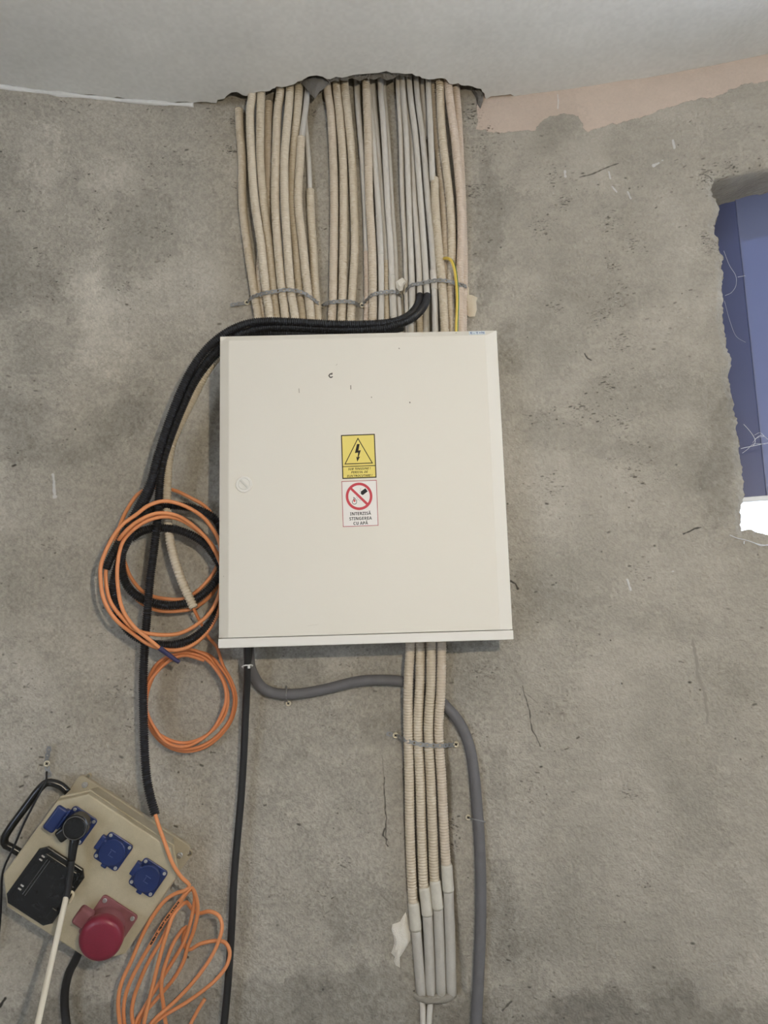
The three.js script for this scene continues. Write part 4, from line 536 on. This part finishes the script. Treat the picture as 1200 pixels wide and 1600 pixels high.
// ---------------------------------------------------------------- orange cables
{
  const t = thing('orange_cable_coil', 'large orange cable coil hung at the left of the cabinet, blue taped tip', 'cable');
  const cable = sweep([[-.5605,1.615,-1.5054],[-.5614,1.6027,-1.5032],[-.5579,1.5743,-1.4977],[-.5475,1.5394,-1.4951],[-.524,1.5071,-1.4964],[-.4976,1.48,-1.5039],[-.4634,1.4694,-1.5161],[-.4138,1.469,-1.5256],[-.3755,1.4879,-1.5333],[-.3473,1.5167,-1.5397],[-.3321,1.5546,-1.5449],[-.3269,1.6097,-1.5453],[-.3313,1.6608,-1.539],[-.3419,1.6866,-1.5301],[-.3645,1.7166,-1.5202],[-.401,1.7393,-1.5067],[-.4385,1.7481,-1.4948],[-.4698,1.7381,-1.4872],[-.4933,1.719,-1.4823],[-.5234,1.695,-1.4783],[-.5466,1.6595,-1.4791],[-.5633,1.6161,-1.4807],[-.5645,1.5884,-1.4826],[-.5579,1.5448,-1.4856],[-.5364,1.5049,-1.4906],[-.507,1.4749,-1.5067],[-.4692,1.4455,-1.5235],[-.4279,1.4345,-1.5342],[-.4,1.4387,-1.541],[-.3732,1.4551,-1.5475],[-.3448,1.4935,-1.5539],[-.3292,1.548,-1.5572],[-.329,1.6035,-1.5552],[-.3503,1.6584,-1.5374],[-.3806,1.694,-1.5248],[-.4151,1.7179,-1.5093],[-.4525,1.7221,-1.4932],[-.4936,1.703,-1.4842],[-.5282,1.6721,-1.4898],[-.5547,1.6541,-1.5507],[-.5457,1.6323,-1.562],[-.5289,1.5914,-1.5643],[-.4983,1.5572,-1.5663],[-.4518,1.5435,-1.5698],[-.4098,1.5451,-1.5742],[-.3661,1.5805,-1.5783],[-.3432,1.6197,-1.5822],[-.3382,1.6626,-1.5846],[-.3482,1.7132,-1.5838],[-.3737,1.7484,-1.5816],[-.4051,1.7681,-1.5807],[-.4421,1.7862,-1.5789],[-.4823,1.7938,-1.5743],[-.5164,1.7787,-1.566],[-.5368,1.7448,-1.5572],[-.5445,1.7051,-1.5339],[-.5514,1.6658,-1.5289],[-.5582,1.6243,-1.5623],[-.5393,1.5793,-1.567],[-.5112,1.5396,-1.5687],[-.4755,1.5206,-1.5711],[-.435,1.5166,-1.5756],[-.3928,1.5238,-1.5799],[-.3513,1.5591,-1.5815],[-.3318,1.6047,-1.575],[-.3498,1.6579,-1.5475],[-.3789,1.6882,-1.535],[-.4124,1.7109,-1.5197],[-.4443,1.7156,-1.5022],[-.4839,1.7009,-1.4915],[-.5237,1.6659,-1.4964],[-.5348,1.6191,-1.4969],[-.5338,1.5736,-1.4971],[-.5205,1.5215,-1.4928],[-.4944,1.4841,-1.4922],[-.4673,1.4596,-1.4995],[-.4458,1.439,-1.5081]], 0.0042, { step: 0.006, sides: 8 });
  mesh('cable', cable, M.orange, t);
  mesh('tape_wrap', sweep([[-.4481,1.4417,-1.5068],[-.4306,1.4256,-1.5158],[-.4113,1.4094,-1.5238]], (s, L) => 0.0056 - 0.0014 * (s / L), { step: 0.002 }), M.blueTape, t, 'dark blue tape around the cable tip'); settle(t);
}
{
  const loop = [], turns = 4, N = 40; // second coil: irregular turns around one axis
  const keys = [[-.4112,1.432,-1.6283],[-.3662,1.4192,-1.6324],[-.3379,1.3956,-1.6347],[-.318,1.361,-1.6362],[-.3095,1.3243,-1.6368],[-.318,1.2856,-1.6362],[-.3403,1.2534,-1.6345],[-.3735,1.2301,-1.6318],[-.412,1.2224,-1.6282],[-.4504,1.2338,-1.6243],[-.4807,1.2626,-1.6208],[-.4975,1.299,-1.6188],[-.5009,1.3377,-1.6184],[-.4906,1.3733,-1.6196],[-.4719,1.4032,-1.6219],[-.4445,1.4233,-1.6249]];
  const c = keys.reduce((a, k) => [a[0] + k[0] / keys.length, a[1] + k[1] / keys.length], [0, 0]);
  const path = [[-.3923,1.525,-1.5558],[-.3847,1.5055,-1.5646],[-.3774,1.483,-1.5813],[-.3672,1.4573,-1.5982],[-.3522,1.4369,-1.6075]];
  const order = [2, 3, 4, 5, 6, 7, 8, 9, 10, 11, 12, 13, 14, 15, 0, 1];
  for (let k = 0; k < turns; k++) for (const i of order) { const f = 1.01 - 0.045 * k + 0.11 * (vn(i * 0.55 + k * 9.1, k * 3.3) - 0.5), p = keys[i], off = [0.004 * Math.sin(k * 2.1), -0.004 * Math.cos(k * 1.7)]; path.push([c[0] + (p[0] - c[0]) * f + off[0], c[1] + (p[1] - c[1]) * f + off[1], p[2] + 0.034 + 0.010 * k + 0.006 * Math.sin(i * 0.8 + k)]); }
  single('orange_cable_coil', sweep(path, 0.0036, { step: 0.006, sides: 8 }), M.orangeDeep, 'smaller round orange cable coil hanging under the first coil', 'cable');
}
{
  const t = thing('orange_cable_bundle', 'long loose bundle of orange cable hanging from the straight black hose', 'cable');
  const path = [[-.4533,1.1135,-1.5112],[-.442,1.0916,-1.5004],[-.4282,1.0628,-1.4939],[-.4111,1.0203,-1.4937],[-.3959,.994,-1.4992],[-.3817,.9735,-1.5086],[-.3891,.9657,-1.5079],[-.4066,.9599,-1.5122],[-.4291,.9473,-1.5159],[-.4549,.9171,-1.5191],[-.4763,.8816,-1.5206],[-.4985,.8323,-1.5219],[-.517,.7936,-1.5236],[-.523,.7641,-1.5248],[-.5217,.7283,-1.527],[-.5125,.6849,-1.5322],[-.5024,.6703,-1.5476],[-.499,.7019,-1.5582],[-.4841,.7265,-1.562],[-.4635,.7579,-1.5644],[-.441,.7916,-1.5649],[-.4244,.8165,-1.5647],[-.406,.8458,-1.5625],[-.3917,.8846,-1.5559],[-.3819,.922,-1.5467],[-.378,.9493,-1.535],[-.3822,.9656,-1.5206],[-.3873,.9614,-1.5161],[-.408,.9362,-1.5181],[-.4333,.9043,-1.5195],[-.4584,.8655,-1.5207],[-.4826,.8273,-1.5239],[-.502,.7911,-1.5275],[-.5129,.7601,-1.5322],[-.516,.7293,-1.5358],[-.5111,.6828,-1.5465],[-.5019,.6602,-1.5618],[-.4936,.7035,-1.5729],[-.4728,.7253,-1.5754],[-.4476,.7516,-1.5763],[-.4266,.7758,-1.5745],[-.4082,.8064,-1.5724],[-.3998,.8343,-1.5692],[-.3849,.8703,-1.5605],[-.3747,.911,-1.5494],[-.3754,.9443,-1.5353],[-.3816,.9603,-1.5287],[-.397,.9473,-1.5292],[-.4177,.9135,-1.5312],[-.4381,.8727,-1.5331],[-.471,.8193,-1.5354],[-.4887,.7818,-1.5413],[-.4998,.7528,-1.546],[-.5041,.7219,-1.5494],[-.4949,.6837,-1.5546],[-.4742,.6916,-1.5451],[-.4629,.7078,-1.5444],[-.4467,.7225,-1.5442],[-.4176,.7453,-1.5433],[-.3871,.7742,-1.5422],[-.3619,.8028,-1.5425],[-.342,.8311,-1.5441],[-.3299,.857,-1.5471],[-.3257,.8793,-1.5514],[-.3334,.8969,-1.5568],[-.3549,.9029,-1.5652],[-.3786,.8977,-1.5711],[-.3915,.9073,-1.5699],[-.3994,.9278,-1.5491],[-.4155,.9165,-1.5234],[-.4287,.881,-1.518],[-.4432,.8319,-1.5184],[-.4535,.7924,-1.5213],[-.4637,.7531,-1.5241],[-.4733,.7139,-1.529],[-.4776,.679,-1.5406],[-.4698,.6858,-1.5556],[-.4596,.7013,-1.5588],[-.4345,.7165,-1.5596],[-.4,.7345,-1.5591],[-.3653,.7562,-1.5582],[-.3364,.7779,-1.5606],[-.3177,.801,-1.564],[-.3135,.8231,-1.5684],[-.3237,.8383,-1.5736],[-.3448,.8399,-1.58],[-.3784,.8336,-1.5832],[-.4007,.8233,-1.5831],[-.4114,.8431,-1.5781],[-.405,.8721,-1.5727],[-.4243,.8501,-1.5627],[-.4349,.8257,-1.5555],[-.4439,.7974,-1.5525],[-.4478,.7671,-1.5541],[-.4447,.7352,-1.5585],[-.4422,.7023,-1.5648],[-.4345,.6643,-1.5757],[-.4085,.6628,-1.5944],[-.3944,.6836,-1.5998],[-.3843,.7009,-1.6007],[-.371,.7203,-1.5999]];
  mesh('cable', sweep(path, 0.0039, { step: 0.006, sides: 8 }), M.orange, t);
  const print = [[-.4042,.9414,-1.5135],[-.4319,.9062,-1.5146],[-.4581,.8659,-1.5157]], cu = new THREE.CatmullRomCurve3(print.map((p) => V(...p)), false, 'centripetal'), bits = [];
  for (let i = 0; i < 26; i++) { if (i === 12 || i === 7 || i === 18) continue; const u = i / 25, p = cu.getPointAt(u), T = cu.getTangentAt(u), q = box(0.0022 + 0.0014 * vn(i * 3.7, 1), 0.0024 + 0.0018 * vn(i * 1.9, 4), 0.0006, 0, 0, 0, 0.0002); q.rotateZ(Math.atan2(T.y, T.x) + (vn(i * 2.3, 8) - 0.5)); q.translate(p.x, p.y + 0.0006 * Math.sin(i * 2), p.z + 0.0006); bits.push(q); }
  mesh('printed_lettering', bits, M.dark, t, 'black print along one strand'); settle(t);
}

// ---------------------------------------------------------------- below the cabinet
const OUT_Y = CB.y0 + 0.006;
{
  const t = thing('black_cable', 'thick black cable hanging from the left underside of the cabinet', 'cable');
  mesh('cable', sweep(reach([[-.2725,1.4238,-1.549],[-.2757,1.3893,-1.5628],[-.2789,1.3544,-1.5767],[-.2831,1.3127,-1.5884],[-.2898,1.204,-1.598],[-.2967,1.1107,-1.6016],[-.3045,1.0322,-1.6031],[-.3111,.9554,-1.6026],[-.3157,.867,-1.6023],[-.3195,.8048,-1.602],[-.3252,.7313,-1.6016],[-.3316,.6685,-1.6011],[-.3391,.5995,-1.6005]], OUT_Y, null), 0.0077, { step: 0.012, sides: 14 }), M.blackCable, t);
  mesh('second_core', sweep(reach([[-.2681,1.426,-1.5553],[-.2719,1.4042,-1.561],[-.2764,1.3874,-1.5708]], OUT_Y, null), 0.0055), M.blackCable, t); settle(t);
}
{ // zip tie round the black cable
  const t = thing('cable_tie', 'white cable tie around the black cable just under the cabinet', 'cable tie'), [x, y, z] = [-.2755,1.3948,-1.5618];
  const r = new THREE.TorusGeometry(0.0108, 0.0016, 8, 28); r.rotateX(Math.PI / 2 - 0.28); r.rotateZ(0.12); r.translate(x, y, z); mesh('loop', r, M.nylon, t);
  mesh('head', box(0.0052, 0.0062, 0.005, x + 0.0055, y - 0.001, z + 0.0105, 0.001), M.nylon, t); settle(t);
}
single('grey_conduit', sweep(reach([[-.275,1.4195,-1.5789],[-.2747,1.3911,-1.5929],[-.2691,1.3689,-1.6093],[-.2557,1.3451,-1.622],[-.2366,1.3329,-1.627],[-.215,1.3282,-1.6255],[-.1725,1.3268,-1.627],[-.1154,1.3347,-1.6282],[-.0392,1.3499,-1.6284],[.0182,1.3511,-1.6274],[.0597,1.3462,-1.6286],[.1036,1.331,-1.6277],[.137,1.3079,-1.6254],[.1546,1.2896,-1.6228],[.1826,1.2547,-1.6193],[.2015,1.2065,-1.6179],[.2098,1.1441,-1.6172],[.213,1.0772,-1.617],[.2146,1.0243,-1.6169],[.2139,.9368,-1.6169],[.2092,.8366,-1.6173],[.1993,.7271,-1.6181],[.1907,.6429,-1.6187],[.1833,.5698,-1.6193]], OUT_Y, null), 0.0119, { step: 0.012, sides: 16 }), M.grey, 'grey plastic conduit snaking behind the four beige conduits and down the wall', 'conduit');
function clip(label, arc, screwPoint) {
  const t = thing('pipe_clip', label, 'clip', 'clips fixing the grey conduit'); mesh('wire_loop', sweep(arc, 0.0016, { step: 0.003, sides: 8 }), M.zinc, t); screwAt(t, screwPoint, 0.0062); return settle(t);
}
clip('wire clip with a screw holding the grey conduit under the cabinet', [[-.2008,1.3438,-1.6325],[-.1984,1.341,-1.6186],[-.1988,1.3344,-1.6151],[-.1995,1.3262,-1.6151],[-.1996,1.3172,-1.6206],[-.1995,1.3084,-1.6366]], [-.1972,1.3056,-1.6357]);
clip('wire clip with a screw holding the grey conduit at the far right', [[.1958,1.0509,-1.6279],[.201,1.0524,-1.6144],[.2081,1.0526,-1.6058],[.2162,1.0505,-1.6052],[.2254,1.0462,-1.6124],[.2298,1.0422,-1.6241]], [.1937,1.0523,-1.628]);
const GP = 'conduits leaving the bottom of the cabinet';
const order4 = ['first', 'second', 'third', 'fourth'];
[[[[.078,1.4218,-1.5998],[.0714,1.3484,-1.6011],[.0681,1.244,-1.6143],[.0673,1.1341,-1.6223],[.0653,1.0264,-1.6264],[.067,.8857,-1.6323],[.068,.8753,-1.6323]], [[.0683,.8818,-1.6323],[.0701,.8542,-1.6332],[.0719,.8243,-1.6341]], [[.0721,.8307,-1.6341],[.0753,.7634,-1.636],[.0793,.6946,-1.6398]]],
 [[[.1004,1.421,-1.6048],[.0969,1.3475,-1.603],[.0897,1.2431,-1.6153],[.0912,1.1331,-1.6233],[.0904,1.0253,-1.6273],[.0915,.9154,-1.6303],[.0925,.9063,-1.6302]], [[.0928,.9128,-1.6302],[.0952,.8826,-1.6311],[.0976,.8538,-1.632]], [[.0978,.8589,-1.632],[.099,.7758,-1.6349],[.099,.6943,-1.6389]]],
 [[[.1239,1.4207,-1.5966],[.1204,1.3403,-1.5988],[.1128,1.2429,-1.6122],[.1142,1.1331,-1.6201],[.1146,1.0254,-1.6241],[.1152,.9258,-1.6281],[.1163,.9167,-1.628]], [[.1159,.9258,-1.628],[.1183,.8956,-1.6289],[.1208,.8667,-1.6298]], [[.1209,.8719,-1.6298],[.1215,.7755,-1.6337],[.1214,.6941,-1.6378]]],
 [[[.1478,1.4197,-1.6011],[.1427,1.3327,-1.5995],[.1354,1.2421,-1.6129],[.1381,1.1322,-1.6208],[.1397,1.0244,-1.6247],[.1413,.958,-1.6266],[.1424,.9502,-1.6265]], [[.1422,.958,-1.6265],[.143,.929,-1.6275],[.1442,.9013,-1.6284]], [[.1443,.9078,-1.6284],[.144,.7753,-1.6324],[.1431,.6939,-1.6365]]]
].forEach(([a, b, c], i) => conduit(`${order4[i]} from the left of four beige conduits under the cabinet, joined to grey pipe`, [['c', reach(a, OUT_Y, null), 0.0108, M.beige[i]], ['s', b, 0.0126, M.sleeve], ['r', c, 0.0112, M.greyPipe]], GP));
conduit('left one of two thin white pipe stubs at the bottom of the picture', [['r', [[.0792,.6868,-1.6428],[.0806,.6793,-1.6378],[.0804,.6374,-1.6368],[.0795,.5758,-1.6368]], 0.0062, M.pipe[2]]], 'white pipe stubs under the mortar lip');
conduit('right one of two thin white pipe stubs at the bottom of the picture', [['r', [[.0996,.6866,-1.6419],[.0976,.679,-1.637],[.0932,.6373,-1.6362],[.0889,.5757,-1.6364]], 0.0062, M.pipe[0]]], 'white pipe stubs under the mortar lip');

// ---------------------------------------------------------------- socket box, hung askew
const boxAt = V(...[-.5772,.9992,-1.5019]), boxTurn = new THREE.Matrix4().makeRotationY(-(-0.1500)).multiply(new THREE.Matrix4().makeRotationZ(-35.8 * Math.PI / 180)).setPosition(boxAt);
const onBox = (g) => g.applyMatrix4(boxTurn);
const plastic = std([0.47, 0.41, 0.285], 0.55, { map: tiled(dust, 7), bumpMap: tiled(rough, 12), bumpScale: 0.0004 }), plasticOld = std([0.43, 0.375, 0.27], 0.6, { map: tiled(dust, 7) });
const blue = std([0.014, 0.030, 0.125], 0.34, { map: tiled(dust, 14) }), red = std([0.23, 0.022, 0.045], 0.36, { map: tiled(dust, 10) }), redDusty = std([0.24, 0.085, 0.09], 0.7, { map: tiled(dust, 10) }), blackPlastic = std([0.014, 0.015, 0.016], 0.25, { map: tiled(dust, 10) });
{
  const t = thing('socket_box', 'beige power distribution box with three blue and one red socket', 'socket box');
  const [[lx, ty], [rx], [, by]] = [[-.1414,.1247],[.1456,.1129],[.1335,-.1238]], W = rx - lx, cxl = (lx + rx) / 2, cyl = (ty + by) / 2, back = -0.094;
  // back shell with drilled corner lugs
  const hole = (x, y, a, b) => { const p = new THREE.Path(); p.absellipse(x, y, a, b, 0, 2 * Math.PI, true); return p; };
  mesh('back_shell', [onBox(slab(roundedRect(lx + 0.001, by + 0.001, rx - 0.001, ty - 0.001, 0.012), back, back + 0.014, 0.002, [hole(...[-.1242,.1231], 0.0038, 0.0070), hole(...[.1461,.1095], 0.0046, 0.0046), hole(lx + 0.013, by + 0.013, 0.004, 0.004), hole(rx - 0.013, by + 0.013, 0.004, 0.004)])), onBox(slab(cutCorners(lx + 0.004, by + 0.004, rx - 0.004, ty - 0.004, 0.044), back + 0.012, -0.030, 0.002))], plasticOld, t);
  const lid = mesh('lid', [onBox(slab(cutCorners(lx, by, rx, ty, 0.040), -0.030, -0.024, 0.0015)), onBox(slab(cutCorners(lx + 0.001, by + 0.001, rx - 0.001, ty - 0.001, 0.043), -0.025, 0, 0.003))], plastic, t);
  for (const [x, y] of [[-.119,.1106], [.1312,.098], [rx - 0.024, by + 0.024], [lx + 0.024, by + 0.024]]) mesh('lid_screw', [onBox(disc(0.0062, 0.006, x, y, back + 0.013, 20)), onBox(box(0.008, 0.0014, 0.001, x, y, back + 0.0192, 0.0003))], M.steel, t);
  // blue sockets
  const flange = 0.0285;
  const socket = ([x, y], open) => {
    const s = mesh('socket', onBox(slab(roundedRect(x - flange, y - flange, x + flange, y + flange, 0.007), 0, 0.005, 0.001)), blue, t, open ? 'blue socket with its lid open and a plug in it' : 'blue socket with closed lid');
    for (const [a, b] of [[-1, 1], [1, 1], [1, -1], [-1, -1]]) mesh('screw', onBox(disc(0.0034, 0.0016, x + a * 0.0225, y + b * 0.0225, 0.005, 14, 0.0004)), M.steel, s);
    mesh('hinge', onBox(box(0.010, 0.028, 0.012, x - flange - 0.003, y + 0.003, 0.007, 0.002)), blue, s);
    if (!open) { mesh('socket_lid', [onBox(disc(0.0258, 0.0085, x - 0.001, y - 0.001, 0.004, 40, 0.002)), onBox(box(0.016, 0.02, 0.008, x - 0.024, y + 0.002, 0.008, 0.002)), onBox(box(0.012, 0.010, 0.007, x + 0.001, y - 0.027, 0.0075, 0.002))], blue, s); mesh('lid_emblem', [onBox(box(0.012, 0.0016, 0.0007, x - 0.001, y + 0.004, 0.0127, 0.0002)), onBox(box(0.0016, 0.010, 0.0007, x - 0.004, y - 0.003, 0.0127, 0.0002)), onBox(box(0.008, 0.0014, 0.0007, x + 0.002, y - 0.007, 0.0127, 0.0002))], std([0.06, 0.085, 0.2], 0.5), s, 'worn relief mark on the lid'); }
    else { mesh('socket_lid', [onBox(box(0.024, 0.050, 0.012, x - flange - 0.012, y - 0.002, 0.030, 0.005)), onBox(box(0.012, 0.030, 0.030, x - flange - 0.002, y - 0.002, 0.018, 0.004))], blue, s, 'opened blue lid standing off the box'); mesh('socket_well', onBox(disc(0.0235, 0.007, x + 0.001, y, 0.0045, 40, 0.001)), blue, s); }
  };
  socket([-.0786,.066], true); socket([.0095,.0624], false); socket([.0966,.0579], false);
  // black cover over the breakers
  const [[ax, ay], [bx], [, cy2]] = [[-.1126,.0072],[-.0071,.0013],[-.0122,-.1123]]; const winW = bx - ax;
  const cover = mesh('breaker_cover', [onBox(slab(cutCorners(ax, cy2, bx, ay, 0.012), 0, 0.009, 0.002)), onBox(slab(cutCorners(ax + 0.009, cy2 + 0.009, bx - 0.009, ay - 0.009, 0.009), 0.008, 0.013, 0.0015))], blackPlastic, t, 'glossy black cover');
  const ridge = std([0.10, 0.10, 0.10], 0.3);
  mesh('cover_rib', [onBox(box(0.0012, (ay - cy2) * 0.62, 0.002, ax + 0.026, (ay + cy2) / 2 + 0.006, 0.0135, 0.0005)), onBox(box(0.0012, (ay - cy2) * 0.62, 0.002, ax + 0.031, (ay + cy2) / 2 + 0.006, 0.0135, 0.0005))], ridge, cover);
  mesh('hinge_lug', [0.30, 0.36, -0.16, -0.22].map((f) => onBox(box(0.007, 0.003, 0.003, ax + 0.0155, (ay + cy2) / 2 + f * (ay - cy2), 0.013, 0.0012))), std([0.45, 0.44, 0.41], 0.4), cover, 'pale worn hinge lugs');
  mesh('latch', [onBox(box(0.012, 0.026, 0.005, bx - 0.011, (ay + cy2) / 2 + 0.016, 0.0145, 0.002)), onBox(box(0.012, 0.022, 0.005, bx - 0.012, cy2 + 0.028, 0.0145, 0.002))], blackPlastic, cover);
  // red three-phase socket
  const [fx, fy] = [.0838,-.0505], fl = 0.041;
  const rs = mesh('red_socket', [onBox(slab(roundedRect(fx - fl, fy - fl, fx + fl, fy + fl, 0.007), 0, 0.006, 0.0015)), onBox(new THREE.CylinderGeometry(0.034, 0.038, 0.03, 40).rotateX(Math.PI / 2).translate(fx - 0.002, fy - 0.006, 0.018))], redDusty, t, 'dusty red flange');
  for (const [a, b] of [[-1, 1], [1, 1], [1, -1]]) mesh('screw', onBox(disc(0.0044, 0.0022, fx + a * 0.0325, fy + b * 0.0325, 0.006, 16, 0.0006)), M.steel, rs);
  const [qx, qy] = [.0847,-.0585];
  const lidR = 0.0405; const cap = new THREE.LatheGeometry([[0, 0.016], [lidR * 0.72, 0.0155], [lidR * 0.9, 0.013], [lidR, 0.008], [lidR, -0.008], [lidR - 0.003, -0.010], [0, -0.010]].map(([a, b]) => new THREE.Vector2(a, b)), 56); cap.rotateX(Math.PI / 2); cap.rotateX(0.10); cap.translate(qx, qy, 0.042);
  mesh('red_lid', [onBox(cap)], red, rs, 'round crimson spring lid');
  mesh('lid_hinge', [onBox(box(0.030, 0.034, 0.022, ...[.0349,-.0555], 0.022, 0.006)), onBox(box(0.022, 0.016, 0.018, ...[.0554,-.0496], 0.032, 0.005))], redDusty, rs, 'dusty red hinge');
  mesh('lid_label', [onBox(box(0.0085, 0.0085, 0.0008, qx - 0.018, qy + 0.0115, 0.0572, 0.0002)), onBox(new THREE.TorusGeometry(0.0035, 0.0008, 6, 16, 3.6).rotateZ(3.8).translate(qx - 0.029, qy + 0.0085, 0.0562))], std([0.62, 0.5, 0.52], 0.5), rs, 'small pale mark on the lid');
  // carrying handle on the side edge
  const hp = [[-.6481,1.1486,-1.5564],[-.6596,1.1609,-1.5544],[-.6726,1.1687,-1.5501],[-.6877,1.1715,-1.5454],[-.6975,1.1638,-1.5415],[-.7249,1.1269,-1.5363],[-.7561,1.0811,-1.5302],[-.7619,1.069,-1.53],[-.7607,1.0575,-1.5313],[-.7508,1.0498,-1.5353],[-.7312,1.035,-1.5412]];
  mesh('carrying_handle', sweep(hp, 0.0080, { step: 0.006, sides: 12 }), blackPlastic, t, 'black carrying handle');
  settle(t);
}
{ // plug with its lead, black near the plug and white below
  const t = thing('plug_lead', 'black plug with a lead that turns white, plugged into the upper blue socket', 'plug'), [px, py] = [-.078,.0732];
  const arm = box(0.024, 0.034, 0.026, 0, 0, 0, 0.005); arm.rotateZ(-0.35); arm.translate(px - 0.010, py - 0.018, 0.0275);
  mesh('plug', [onBox(disc(0.0238, 0.032, px, py, 0.0125, 36, 0.005)), onBox(arm)], blackPlastic, t);
  mesh('grip_ring', onBox(new THREE.TorusGeometry(0.0212, 0.0009, 8, 40).translate(px, py, 0.0435)), std([0.10, 0.10, 0.10], 0.4), t);
  mesh('strain_relief', sweep([[-.5955,1.0952,-1.4717],[-.5952,1.0797,-1.4677],[-.5968,1.064,-1.4655],[-.5977,1.0424,-1.4633]], (s, L) => 0.0105 - 0.0035 * (s / L), { step: 0.004, sides: 14 }), blackPlastic, t);
  mesh('black_sleeve', sweep([[-.5973,1.0482,-1.4634],[-.5999,1.0192,-1.463],[-.603,.9905,-1.4625],[-.6045,.9753,-1.4602]], 0.0064, { sides: 12 }), M.blackCable, t);
  mesh('white_lead', sweep([[-.6046,.9787,-1.4602],[-.6009,.9599,-1.4375],[-.596,.935,-1.4079],[-.5885,.9066,-1.3686],[-.5788,.8803,-1.3245],[-.5641,.8534,-1.2661],[-.5483,.8311,-1.2079]], 0.0051, { sides: 12 }), std([0.70, 0.65, 0.54], 0.55), t, 'dirty white lead'); settle(t);
}
single('cable_hook', sweep([[-.6058,.9608,-1.4802],[-.5999,.9711,-1.4771],[-.5984,.978,-1.4774],[-.6014,.9817,-1.4769],[-.6058,.9763,-1.4762],[-.6105,.9636,-1.4795]], 0.0024, { step: 0.003 }), std([0.62, 0.54, 0.38], 0.5), 'small beige wire hook beside the white lead on the black cover', 'hook');
single('black_cable', sweep([[-.6084,.8534,-1.5527],[-.6219,.8233,-1.5567],[-.6363,.7972,-1.5624],[-.6449,.7654,-1.567],[-.6459,.7347,-1.5689],[-.6411,.6962,-1.5697],[-.6294,.6266,-1.5716]], 0.0082, { sides: 14 }), M.blackCable, 'black rubber cable curving out from under the socket box', 'cable');
single('thin_wire', sweep([[-.7018,1.1872,-1.5753],[-.686,1.1749,-1.5355],[-.7063,1.1318,-1.5297],[-.7247,1.093,-1.5282],[-.7384,1.0591,-1.5276],[-.7609,1.0157,-1.5353],[-.7749,.9857,-1.5529],[-.7783,.9487,-1.5603],[-.7795,.899,-1.5621],[-.7821,.8508,-1.5616]], 0.0022, { step: 0.005, sides: 8 }), M.black, 'thin black wire running from the wall hook behind the socket box', 'wire');
{
  const t = thing('hanging_bracket', 'twisted bit of perforated strap screwed to the wall over the socket box', 'metal strap');
  const pts = [[-.697,1.24,-1.5721],[-.6987,1.2292,-1.5738],[-.7033,1.2166,-1.5791],[-.705,1.2032,-1.5808],[-.7003,1.1906,-1.5776],[-.6928,1.1775,-1.5709]]; mesh('band', bend(strapShape(lengthOf(pts)), pts, V(1, 0, 0)), M.zinc, t); screwAt(t, [-.7031,1.2037,-1.5781]); settle(t);
}

// ---------------------------------------------------------------- cobwebs in the window
{
  const web = std([0.62, 0.64, 0.68], 0.9);
  const strand = (pts, r) => sweep(pts, r, { step: 0.006, sides: 5, cap: false });
  single('cobweb', [strand([[.8239,1.838,-1.5289],[.8441,1.844,-1.5442],[.8619,1.8478,-1.5498],[.885,1.8526,-1.5538],[.9272,1.8596,-1.5625]], 0.0007), strand([[.8437,1.8972,-1.5443],[.8599,1.882,-1.5503],[.8673,1.865,-1.5483],[.8676,1.8547,-1.5482],[.8619,1.8478,-1.5498]], 0.0006), strand([[.8684,1.8635,-1.548],[.8868,1.8732,-1.5532],[.906,1.8621,-1.5582]], 0.0006), strand([[.8256,1.8277,-1.5285],[.8462,1.8394,-1.5437],[.8635,1.8521,-1.5493],[.8976,1.8539,-1.5606]], 0.0004), strand([[.8679,1.8724,-1.5481],[.8848,1.8793,-1.5538],[.9012,1.8655,-1.5596]], 0.0004), strand([[.8626,1.8551,-1.5496],[.8724,1.866,-1.5469],[.8916,1.8698,-1.5519]], 0.0004)], web, 'white cobweb knot low in the window opening', 'cobweb');
  single('cobweb', [strand([[.8297,2.3051,-1.5274],[.8532,2.2812,-1.5521],[.874,2.2612,-1.5672],[.8771,2.2434,-1.5767],[.8628,2.2246,-1.5703],[.8279,2.2009,-1.5382]], 0.0004), strand([[.8207,2.1847,-1.5298],[.8467,2.1527,-1.5643],[.8663,2.1194,-1.5797],[.8997,2.1116,-1.6016]], 0.0003), strand([[.8829,2.2634,-1.5751],[.8947,2.2682,-1.5822],[.9078,2.2729,-1.5889]], 0.0007)], web, 'fine cobweb strands across the upper blue sheeting', 'cobweb');
  single('cobweb', [strand([[.7827,1.6469,-1.5354],[.7961,1.6389,-1.53],[.813,1.6338,-1.5256],[.8342,1.6243,-1.52],[.8593,1.6188,-1.5132]], 0.0009), strand([[.8295,1.6259,-1.5212],[.8412,1.6198,-1.5181],[.8572,1.6231,-1.5137]], 0.0011)], web, 'pale cobweb strand along the wall under the window corner', 'cobweb');
}

renderer.render(scene, camera);
